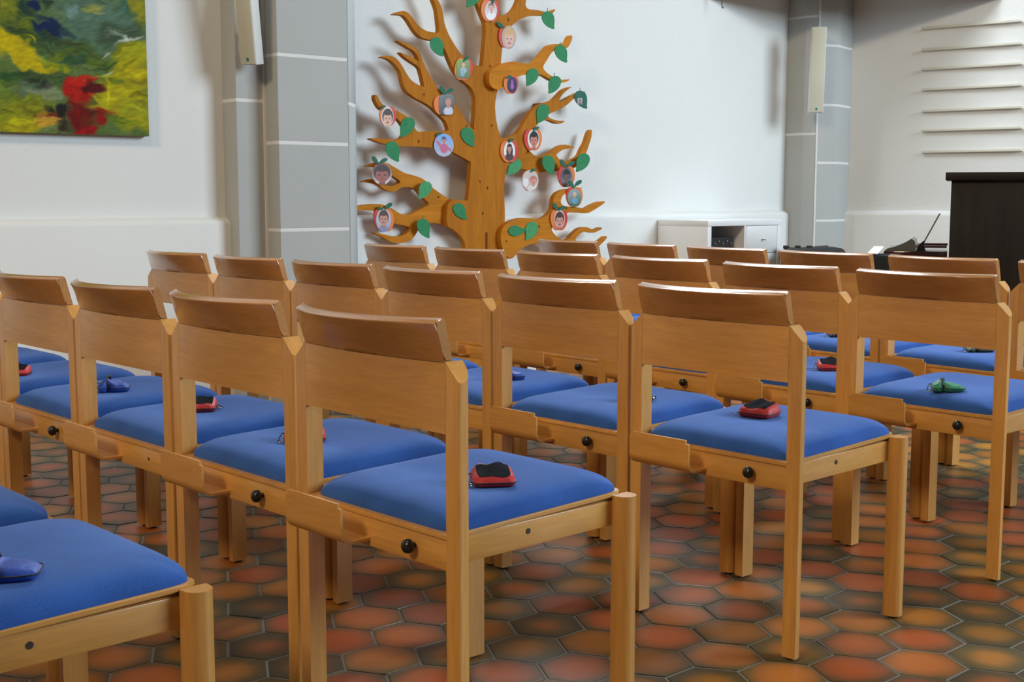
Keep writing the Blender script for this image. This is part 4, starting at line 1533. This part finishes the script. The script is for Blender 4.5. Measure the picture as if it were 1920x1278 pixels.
def paint_canvas(U, Vv):
    """U,Vv: picture columns/rows; broad soft strokes laid over each other"""
    wx = U + 26 * (vnoise(U, Vv, 0.020, 11) - 0.5) + 12 * (vnoise(U, Vv, 0.07, 12) - 0.5) + 2 * (vnoise(U, Vv * 3, 0.09, 22) - 0.5)
    wy = Vv + 26 * (vnoise(U, Vv, 0.020, 13) - 0.5) + 12 * (vnoise(U, Vv, 0.07, 14) - 0.5) + 2 * (vnoise(U * 3, Vv, 0.09, 24) - 0.5)
    img = np.zeros(U.shape + (3,))
    t = vnoise(U, Vv, 0.03, 15)[..., None]
    img[:] = np.array((0.33, 0.42, 0.20)) * (1 - t) + np.array((0.44, 0.52, 0.30)) * t

    def st(cx, cy, rx, ry, deg, col, e=0.5, k=1.0):
        nonlocal img
        m = smooth(ell(wx, wy, cx, cy, rx, ry, math.radians(deg)), e) * k
        img = img * (1 - m) + np.array(col) * m
    DG, TE, NV, YL, OL, YG = (0.20, 0.30, 0.17), (0.36, 0.48, 0.42), (0.10, 0.17, 0.34), (0.78, 0.70, 0.05), (0.45, 0.50, 0.12), (0.62, 0.64, 0.10)
    for cx, cy in ((-60, -60), (60, -90), (200, -70), (-120, 40), (130, -30)):
        st(cx, cy, 70, 40, 20, TE, 0.9, 0.8)
    st(200, -120, 80, 30, -10, YG, 0.8)
    st(-80, -20, 50, 60, 0, OL, 0.8)
    st(180, 40, 90, 45, 5, TE, 0.9, 0.9)
    st(150, 80, 70, 30, 0, (0.38, 0.50, 0.40), 0.8, 0.9)
    st(35, 30, 26, 45, 0, (0.17, 0.26, 0.22), 0.7, 0.9)
    st(5, 20, 22, 50, 0, (0.48, 0.52, 0.14), 0.7, 0.9)
    st(62, 18, 10, 8, 0, NV, 0.6)
    st(83, 58, 30, 18, 18, NV, 0.5)
    st(120, 62, 22, 10, 20, (0.18, 0.26, 0.30), 0.7, 0.8)
    st(92, 8, 10, 14, 0, (0.18, 0.24, 0.18), 0.7, 0.8)
    st(165, 10, 20, 9, 0, (0.66, 0.66, 0.34), 0.8, 0.9)
    st(130, 18, 8, 12, 0, (0.50, 0.62, 0.62), 0.8, 0.8)
    st(244, 12, 16, 14, 0, (0.26, 0.42, 0.38), 0.8, 0.8)
    st(262, 15, 12, 40, 0, (0.62, 0.60, 0.12), 0.7, 0.9)
    st(45, 2, 18, 8, 0, YG, 0.7, 0.9)
    st(40, 55, 14, 12, 30, OL, 0.7, 0.9)
    st(230, 62, 48, 18, -18, (0.28, 0.36, 0.26), 0.7, 0.9)
    st(70, 80, 40, 14, 10, DG, 0.7, 0.8)
    st(125, 95, 60, 16, 6, (0.30, 0.40, 0.22), 0.7, 0.9)
    st(150, 112, 50, 12, 8, OL, 0.6, 0.9)
    st(138, 122, 20, 10, 0, (0.22, 0.34, 0.22), 0.6, 0.9)
    st(-60, 60, 70, 30, 32, YL, 0.4)
    st(40, 102, 78, 19, 30, YL, 0.32)
    st(-10, 75, 40, 18, 34, (0.80, 0.72, 0.04), 0.4)
    st(110, 128, 30, 10, 28, YG, 0.5, 0.9)
    st(40, 145, 70, 10, 10, (0.22, 0.34, 0.18), 0.6)
    st(10, 165, 40, 18, 0, (0.44, 0.52, 0.20), 0.7, 0.9)
    st(60, 165, 40, 14, 0, (0.36, 0.44, 0.36), 0.7, 0.8)
    st(90, 172, 30, 8, 0, (0.60, 0.64, 0.50), 0.8, 0.7)
    st(110, 150, 60, 6, 4, (0.30, 0.36, 0.22), 0.7, 0.8)
    st(250, 105, 50, 32, -12, (0.68, 0.66, 0.08), 0.5)
    st(195, 128, 16, 16, 0, (0.34, 0.46, 0.24), 0.7, 0.9)
    st(258, 150, 52, 20, 0, (0.72, 0.66, 0.06), 0.5)
    st(235, 190, 50, 40, 30, (0.70, 0.66, 0.06), 0.5)
    st(255, 225, 40, 28, 0, (0.62, 0.62, 0.10), 0.5)
    st(230, 232, 26, 10, 20, (0.38, 0.46, 0.12), 0.6, 0.9)
    st(222, 158, 30, 4, 26, (0.42, 0.50, 0.10), 0.7, 0.8)
    st(30, 205, 60, 22, -12, (0.56, 0.58, 0.12), 0.6)
    st(25, 232, 70, 16, -3, (0.70, 0.66, 0.08), 0.5)
    st(-60, 200, 70, 40, 0, (0.50, 0.54, 0.14), 0.8)
    st(85, 228, 28, 14, 0, (0.80, 0.62, 0.22), 0.6)
    st(112, 236, 16, 14, 0, (0.26, 0.22, 0.16), 0.8, 0.9)
    st(102, 203, 28, 14, 0, (0.14, 0.13, 0.12), 0.6, 0.95)
    st(88, 164, 12, 8, 0, (0.20, 0.19, 0.17), 0.8, 0.8)
    st(82, 212, 16, 6, 10, (0.44, 0.12, 0.08), 0.6)
    st(150, 170, 34, 17, 5, (0.72, 0.13, 0.07), 0.35)
    st(160, 153, 26, 6, 0, (0.80, 0.16, 0.08), 0.4)
    st(182, 168, 20, 6, 6, (0.36, 0.08, 0.08), 0.5)
    st(150, 188, 22, 12, 0, (0.66, 0.14, 0.07), 0.5)
    st(158, 198, 22, 8, 0, (0.50, 0.36, 0.14), 0.7, 0.7)
    st(150, 222, 24, 26, 0, (0.46, 0.08, 0.06), 0.5)
    st(184, 200, 16, 10, 0, (0.42, 0.40, 0.14), 0.7, 0.8)
    st(178, 224, 24, 14, 0, (0.44, 0.20, 0.10), 0.7, 0.8)
    st(200, 222, 12, 20, 10, (0.60, 0.10, 0.08), 0.5)
    st(160, 244, 26, 9, 4, (0.66, 0.09, 0.07), 0.4)
    st(208, 202, 40, 5, 33, (0.70, 0.66, 0.10), 0.35)
    st(190, 96, 15, 2.5, -30, (0.74, 0.78, 0.68), 0.5, 0.8)
    st(236, 72, 30, 4, -20, (0.82, 0.85, 0.80), 0.6, 0.9)
    st(206, 140, 16, 4, -32, (0.74, 0.77, 0.62), 0.5, 0.9)
    st(230, 68, 10, 6, 30, (0.85, 0.88, 0.86), 0.8, 0.8)
    # loose brush work: short streaks that drag the colour under them
    rr = np.random.default_rng(3)
    for _ in range(420):
        cx, cy = rr.uniform(-170, 276), rr.uniform(-120, 252)
        d2 = (U - cx) ** 2 + (Vv - cy) ** 2
        c0 = img.reshape(-1, 3)[int(np.argmin(d2))] * rr.uniform(0.72, 1.28) + rr.uniform(-0.03, 0.03, 3)
        deg = (28 if cx < 110 and cy < 140 else -14 if cx > 190 and cy < 130 else 8) + rr.uniform(-16, 16)
        if 70 < cx < 210 and cy > 140 and rr.random() < 0.5:
            deg += 80
        a = math.radians(deg)
        m = smooth(ell(wx, wy, cx, cy, rr.uniform(9, 30), rr.uniform(1.2, 4.5), a), 0.8) * rr.uniform(0.45, 0.85)
        img = img * (1 - m) + c0 * m
    g = 0.86 + 0.20 * vnoise(U * 0.35 - Vv * 0.1, Vv + 0.2 * U, 0.30, 31)[..., None]
    return lin(np.clip((img - 0.04) * g, 0, 1))


NX, NZ = 230, 250
me = bpy.data.meshes.new('canvas')
ss = np.linspace(sp0, sp1, NX)
zz_ = np.linspace(zp0, zp1, NZ)
verts, U, Vp = [], np.zeros((NZ, NX)), np.zeros((NZ, NX))
smid = (sp0 + sp1) / 2
cosP, sinP = math.cos(PITCH), math.sin(PITCH)
for j, z in enumerate(zz_):
    for i, s in enumerate(ss):
        Q = p1(s, NP, z) - CAMP
        dep = Q.y * cosP - Q.z * sinP
        U[j, i] = 960 + F * Q.x / dep
        Vp[j, i] = 639 - F * (Q.z * cosP + Q.y * sinP) / dep
        verts.append((s - smid, -NP, z))
faces = [(j * NX + i, j * NX + i + 1, (j + 1) * NX + i + 1, (j + 1) * NX + i) for j in range(NZ - 1) for i in range(NX - 1)]
me.from_pydata(verts, [], faces)
ca = me.color_attributes.new('paint', 'FLOAT_COLOR', 'POINT')
full = np.ones((NX * NZ, 4), np.float32)
full[:, :3] = paint_canvas(U, Vp).reshape(-1, 3)
ca.data.foreach_set('color', full.ravel())
me.materials.append(M['canvas'])
pic = empty('painting', p1(smid, 0.0), A1)
tag(pic, 'abstract green and yellow painting with a red patch on the left wall', 'painting')
link('canvas', me, None, pic)
hw = (sp1 - sp0) / 2
M['canvas_side'] = plain('painted_canvas_edge', (0.24, 0.25, 0.06), rough=0.7, var=0.5, vscale=18)
part('stretcher', box(-hw, hw, -NP + 0.0006, -0.004, zp0 + 0.0004, zp1), M['canvas_side'], pic)


# ------------------------------------------------------------------ column speakers
def speaker(loc, yaw, pitch, w, d, hgt, label, n_from_wall):
    root = empty('column_speaker', loc, 0)
    root.rotation_euler = (pitch, 0, yaw)
    tag(root, label, 'speaker', 'slim cream column speakers on the pillars')
    part('speaker_case', box(-w / 2, w / 2, -d * 0.72, d * 0.28, 0, hgt, bevel=0.004), M['speaker_case'], root)
    part('grille', box(-w / 2 + 0.003, w / 2 - 0.003, -d * 0.72 - 0.006, -d * 0.72 + 0.004, 0.004, hgt - 0.004, bevel=0.003), M['speaker'], root)
    part('badge', box(-0.006, 0.006, -d * 0.72 - 0.0078, -d * 0.72 - 0.005, 0.018, 0.034, bevel=0.001), M['badge'], root)
    for zz0 in (hgt * 0.25, hgt * 0.75):
        part('bracket', box(-0.012, 0.012, d * 0.27, d * 0.28 + n_from_wall, zz0 - 0.02, zz0 + 0.02, bevel=0.002), M['speaker_case'], root)
    return root


sm = (s_pier + s_c) / 2
base = p1(sm - 0.018, n_b + 0.075)
zb_l = CAMH + base.y * (ray(475, 121).z / ray(475, 121).y)
speaker((base.x, base.y, zb_l), R(-16), R(8), 0.083, 0.078, 0.58, 'cream column speaker at the upper left, cut by the picture top', 0.05)
base = at_depth(1524, 8.93)
zb_r = CAMH + base.y * (ray(1526, 212).z / ray(1526, 212).y)
sp_r = speaker((base.x, base.y, zb_r), R(-6), R(1), 0.098, 0.078, 0.575, 'whole cream column speaker on the right corner column', 0.06)
sp_r.rotation_euler = (R(1), R(0.8), R(-6))

# ------------------------------------------------------------------ hymn number rails on the end wall
rl_y = [45.5, 87.0, 124.0, 163.0, 204.0, 241.5, 282.5]
ords = ['topmost', 'second', 'third', 'fourth (middle)', 'fifth', 'sixth', 'lowest']
for k, y in enumerate(rl_y):
    s0_, z_ = w2(1820, y, 0.02)
    sa, sb = w2(1728, y, 0.02)[0], w2(1915, y, 0.02)[0]
    mid = (sa + sb) / 2
    hl = (sb - sa) / 2
    bm = bmesh.new()
    add_box(bm, -hl, hl, -0.022, 0.0, -0.009, 0.0, bevel=0.0015)
    root = empty('number_rail', p2(mid, 0.0, z_), A2)
    part('shelf_strip', bm, M['rail_white'], root)
    part('front_lip', box(-hl, hl, -0.026, -0.0215, -0.009, 0.008, bevel=0.0015), M['rail_white'], root)
    tag(root, f'{ords[k]} of the seven cream rails on the end wall', 'rail', 'seven rails for hymn numbers')

# ------------------------------------------------------------------ white cube shelf by the corner
nb_, nf_ = 0.06, 0.06 + 0.42
sL = w1(1327, 440, nf_)[0]
sR = w1(1464, 440, nf_)[0]
zT = w1(1327, 413.5, nf_)[1]
wS = sR - sL
shelf = empty('cube_shelf', p1((sL + sR) / 2, nb_), A1)
tag(shelf, 'white cube shelf with open compartment and small door at the wall', 'shelf')
h2, D_ = wS / 2, nf_ - nb_
t_ = 0.036
part('top_panel', box(-h2, h2, -D_, 0, zT - t_, zT, bevel=0.002), M['white_lam'], shelf)
part('bottom_panel', box(-h2, h2, -D_, 0, 0.0, t_, bevel=0.002), M['white_lam'], shelf)
for sx in (-1, 1):
    part('side_panel', box(*sorted((sx * h2, sx * (h2 - t_))), -D_, 0, t_ + .0005, zT - t_ - .0005, bevel=0.002), M['white_lam'], shelf)
zmid = CAMH + p1(sR, nf_).y * (ray(1430, 472.5).z / ray(1430, 472.5).y)
part('divider', box(-0.008, 0.008, -D_ + 0.002, -0.01, t_ + .0005, zT - t_ - .0005), M['white_lam'], shelf)
part('shelf_board', box(-h2 + t_ + .0005, -0.0085, -D_ + 0.002, -0.01, zmid - 0.008, zmid + 0.008), M['white_lam'], shelf)
part('back_panel', box(-h2 + t_, h2 - t_, -0.008, 0, t_, zT - t_), M['white_lam'], shelf)
dr = part('door', box(0.0105, h2 - t_ - 0.003, -D_ + 0.001, -D_ + 0.019, zmid + 0.0015, zT - t_ - 0.003, bevel=0.001), M['white_lam'], shelf)
kx = w1(1430, 448, nf_)[0] - (sL + sR) / 2
kz = w1(1430, 448, nf_)[1]
k_ = part('door_knob', lathe(bmesh.new(), [(0.004, -0.002), (0.004, 0.012), (0.009, 0.015), (0.009, 0.020), (0.006, 0.022)], 14, axis='y'), M['metal'], dr)
k_.location = (kx, -D_ + 0.001, kz)
part('door', box(0.0105, h2 - t_ - 0.003, -D_ + 0.001, -D_ + 0.019, t_ + 0.003, zmid - 0.0015, bevel=0.001), M['white_lam'], shelf)

mixer = empty('audio_mixer', p1((sL + sR) / 2 - h2 / 2 + 0.01, nb_ + 0.25, zmid + 0.0085), A1)
tag(mixer, 'black audio device with silver knobs inside the white shelf', 'mixer')
zk = CAMH + p1(sL, nf_).y * (ray(1370, 457).z / ray(1370, 457).y) - (zmid + 0.0085)
zk = max(0.05, zk + 0.035)
bm = bmesh.new()
prism(bm, [(-0.14, 0.0), (0.13, 0.0), (0.13, zk * 0.7), (0.115, zk), (-0.14, zk)], -0.10, 0.10)
bmesh.ops.rotate(bm, cent=(0, 0, 0), matrix=Matrix.Rotation(PI / 2, 3, 'X'), verts=bm.verts[:])
part('case', bm, M['black'], mixer)
for i in range(6):
    o = part('dial', lathe(bmesh.new(), [(0.006, 0), (0.006, 0.008), (0.004, 0.010)], 10, axis='y'), M['metal'], mixer)
    o.location = (-0.09 + 0.04 * i, -0.10, zk * (0.62 if i % 2 else 0.75))

# ------------------------------------------------------------------ black soft bag by the corner column
bgp = at_depth(1527, 8.35)
zbag = CAMH + 8.35 * (ray(1527, 463).z / ray(1527, 463).y)
bag = empty('equipment_bag', (bgp.x, bgp.y, 0), R(-4))
tag(bag, 'black soft equipment bag standing below the corner column', 'bag')
bw = (1583 - 1470) / 2 / F * 8.35
bm = bmesh.new()
add_box(bm, -bw, bw, -0.13, 0.13, 0.0, zbag, bevel=0.045, seg=4)
bmesh.ops.subdivide_edges(bm, edges=[e for e in bm.edges if e.calc_length() > 0.1], cuts=6, use_grid_fill=True)
for v in bm.verts:
    if v.co.z > 0.1:
        v.co.z += 0.010 * math.sin(v.co.x * 31) * math.cos(v.co.y * 17) - 0.012 * max(0, -v.co.x / bw)
part('bag_body', bm, M['black'], bag, sharp=70)
for bx in (-bw * 0.88, -bw * 0.50, -bw * 0.12, bw * 0.40):
    part('buckle', box(bx - 0.018, bx + 0.018, -0.02, 0.02, zbag - 0.012, zbag + 0.010, bevel=0.004), M['black'], bag)

# ------------------------------------------------------------------ dark oak cabinet at the right edge
dc = 7.0
cl = at_depth(1783, dc)
ztop = CAMH + dc * (ray(1783, 323).z / ray(1783, 323).y)
cab = empty('oak_cabinet', (cl.x, cl.y, 0), R(-19.5))
tag(cab, 'tall dark stained oak cabinet at the right edge', 'cabinet')
cw = 1.10
ov = 10.5 / F * dc
tsl = 14.5 / F * dc
part('top_slab', box(-ov, cw + ov, -0.035, 0.50, ztop - tsl, ztop, bevel=0.003), M['oak_dark'], cab)
nb = 1
for i in range(nb):
    x0, x1 = cw * i / nb, cw * (i + 1) / nb
    part('front_panel', box(x0 + 0.0006, x1 - 0.0006, 0.0, 0.022, 0.02, ztop - tsl - 0.0005, bevel=0.0012), M['oak_dark'], cab)
for x0, x1 in ((0.0, 0.022), (cw - 0.022, cw)):
    part('side_panel', box(x0, x1, 0.0225, 0.47, 0.02, ztop - tsl - 0.0005, bevel=0.001), M['oak_dark'], cab)
part('plinth', box(0.01, cw - 0.01, 0.012, 0.46, 0.0, 0.0195), M['oak_dark'], cab)

# ------------------------------------------------------------------ piano between column and cabinet
VA = R(-18.9)                                   # its sides run straight away from the camera
dk = 7.30
kl = at_depth(1660, dk)
zkb = CAMH + dk * (ray(1740, 470).z / ray(1740, 470).y)
piano = empty('grand_piano', (kl.x, kl.y, 0), VA)
tag(piano, 'dark red lacquered piano top beside the oak cabinet', 'piano')
pw = (at_depth(1781, 7.15) - kl).length * 0.985
part('body', box(0.0, pw, 0.0, 0.95, zkb - 0.22, zkb, bevel=0.006), M['maroon'], piano)
for x, y in ((0.03, 0.06), (pw - 0.09, 0.06), (0.03, 0.82), (pw - 0.09, 0.82)):
    part('leg', box(x, x + 0.06, y, y + 0.06, 0.0, zkb - 0.2205, bevel=0.004), M['maroon'], piano)
part('lid_rim', box(0.12, pw, 0.93, 0.95, zkb + 0.0002, zkb + 0.014, bevel=0.002), M['maroon'], piano)
# music desk: a thin board on a foot, leaning back, seen on edge
fxp = (1722 - 1660) / F * dk * 1.05
hd = CAMH + dk * (ray(1757, 400).z / ray(1757, 400).y) - zkb
lean = (1757 - 1726) / F * dk
bm = bmesh.new()
v = [(fxp, 0.05, 0.020), (fxp, 0.35, 0.020), (fxp + lean, 0.35, hd), (fxp + lean, 0.05, hd)]
a = [bm.verts.new(p) for p in v]
b = [bm.verts.new((p[0] + 0.007, p[1], p[2] - 0.003)) for p in v]
bm.faces.new(a)
bm.faces.new(b[::-1])
for i in range(4):
    j = (i + 1) % 4
    bm.faces.new((a[j], a[i], b[i], b[j]))
part('music_desk', bm, M['grey_desk'], piano).location = (0, 0, zkb)
bm = bmesh.new()
cutout(bm, [(fxp - 0.022, 0.0003), (fxp + 0.03, 0.0003), (fxp + 0.018, 0.035), (fxp + 0.026, 0.062), (fxp + 0.012, 0.055), (fxp - 0.008, 0.035)], 0.02, 0.049)
part('desk_foot', bm, M['cloth_dark'], piano).location = (0, 0, zkb)

# folded grey cloth lying on the left of the piano
fc = empty('folded_cloth', piano.location + Vector((0, 0, zkb)), VA)
tag(fc, 'grey folded cloth lying on the piano left of its music desk', 'cloth')
prof = [(0.004, 0.0), (0.02, 0.012), (0.06, 0.022), (0.105, 0.040), (0.125, 0.052), (0.150, 0.070), (0.168, 0.058), (fxp - 0.026, 0.030), (fxp - 0.024, 0.0)]
bm = bmesh.new()
rows = [[bm.verts.new((x + 0.006 * math.sin(5 * yy), yy, 0.0005 + z * (1 + 0.06 * math.sin(17 * yy + 20 * x)))) for x, z in prof] for yy in np.linspace(0.01, 0.30, 10)]
for A, B in zip(rows, rows[1:]):
    for k in range(len(prof)):
        l = (k + 1) % len(prof)
        bm.faces.new((A[k], A[l], B[l], B[k]))
bm.faces.new(rows[0][::-1])
bm.faces.new(rows[-1])
part('fold', bm, M['grey_desk'], fc, sharp=30)

# side table under a black cloth, with a sheet of paper on it
dt = 6.95
t0, t1 = at_depth(1630, dt), at_depth(1688, dt)
ztab = CAMH + dt * (ray(1660, 479).z / ray(1660, 479).y)
tb = empty('covered_table', (t0.x, t0.y, 0), VA)
tag(tb, 'black cloth covered side table left of the piano', 'table')
tw = (t1 - t0).length
bm = bmesh.new()
out = []
for k in range(48):
    a = 2 * PI * k / 48
    x, y = squarish(a, 9)
    out.append((tw / 2 + x * tw / 2, 0.15 + y * 0.15, a))
lv = [(0.03, 1.06), (0.25, 1.03), (0.5, 1.01), (ztab - 0.01, 1.0), (ztab, 0.97)]
rows = []
for z, kx in lv:
    rows.append([bm.verts.new((tw / 2 + (x - tw / 2) * kx + (0.010 * math.sin(9 * a) * (ztab - z)), 0.15 + (y - 0.15) * kx + 0.010 * math.cos(11 * a) * (ztab - z), z)) for x, y, a in out])
for A, B in zip(rows, rows[1:]):
    for k in range(48):
        l = (k + 1) % 48
        bm.faces.new((A[k], A[l], B[l], B[k]))
bm.faces.new(rows[-1])
bm.faces.new(rows[0][::-1])
part('cover', bm, M['cloth_dark'], tb, sharp=50)
for x in (0.03, tw - 0.06):
    part('leg', box(x, x + 0.03, 0.05, 0.25, 0.0, 0.0295), M['black'], tb)
pp = empty('paper_sheet', tb.location + Vector((0.004, 0.02, ztab + 0.008)), VA + R(-6))
pp.rotation_euler = (R(8), 0, VA + R(-6))
tag(pp, 'white paper sheet on the black covered table', 'paper')
part('backing_wedge', box(0.004, 0.051, 0.02, 0.19, -0.0055, 0.0004), M['paper'], pp)
part('sheet', box(0.0, 0.055, 0.0, 0.22, 0.0006, 0.0040, bevel=0.0006), M['paper'], pp)
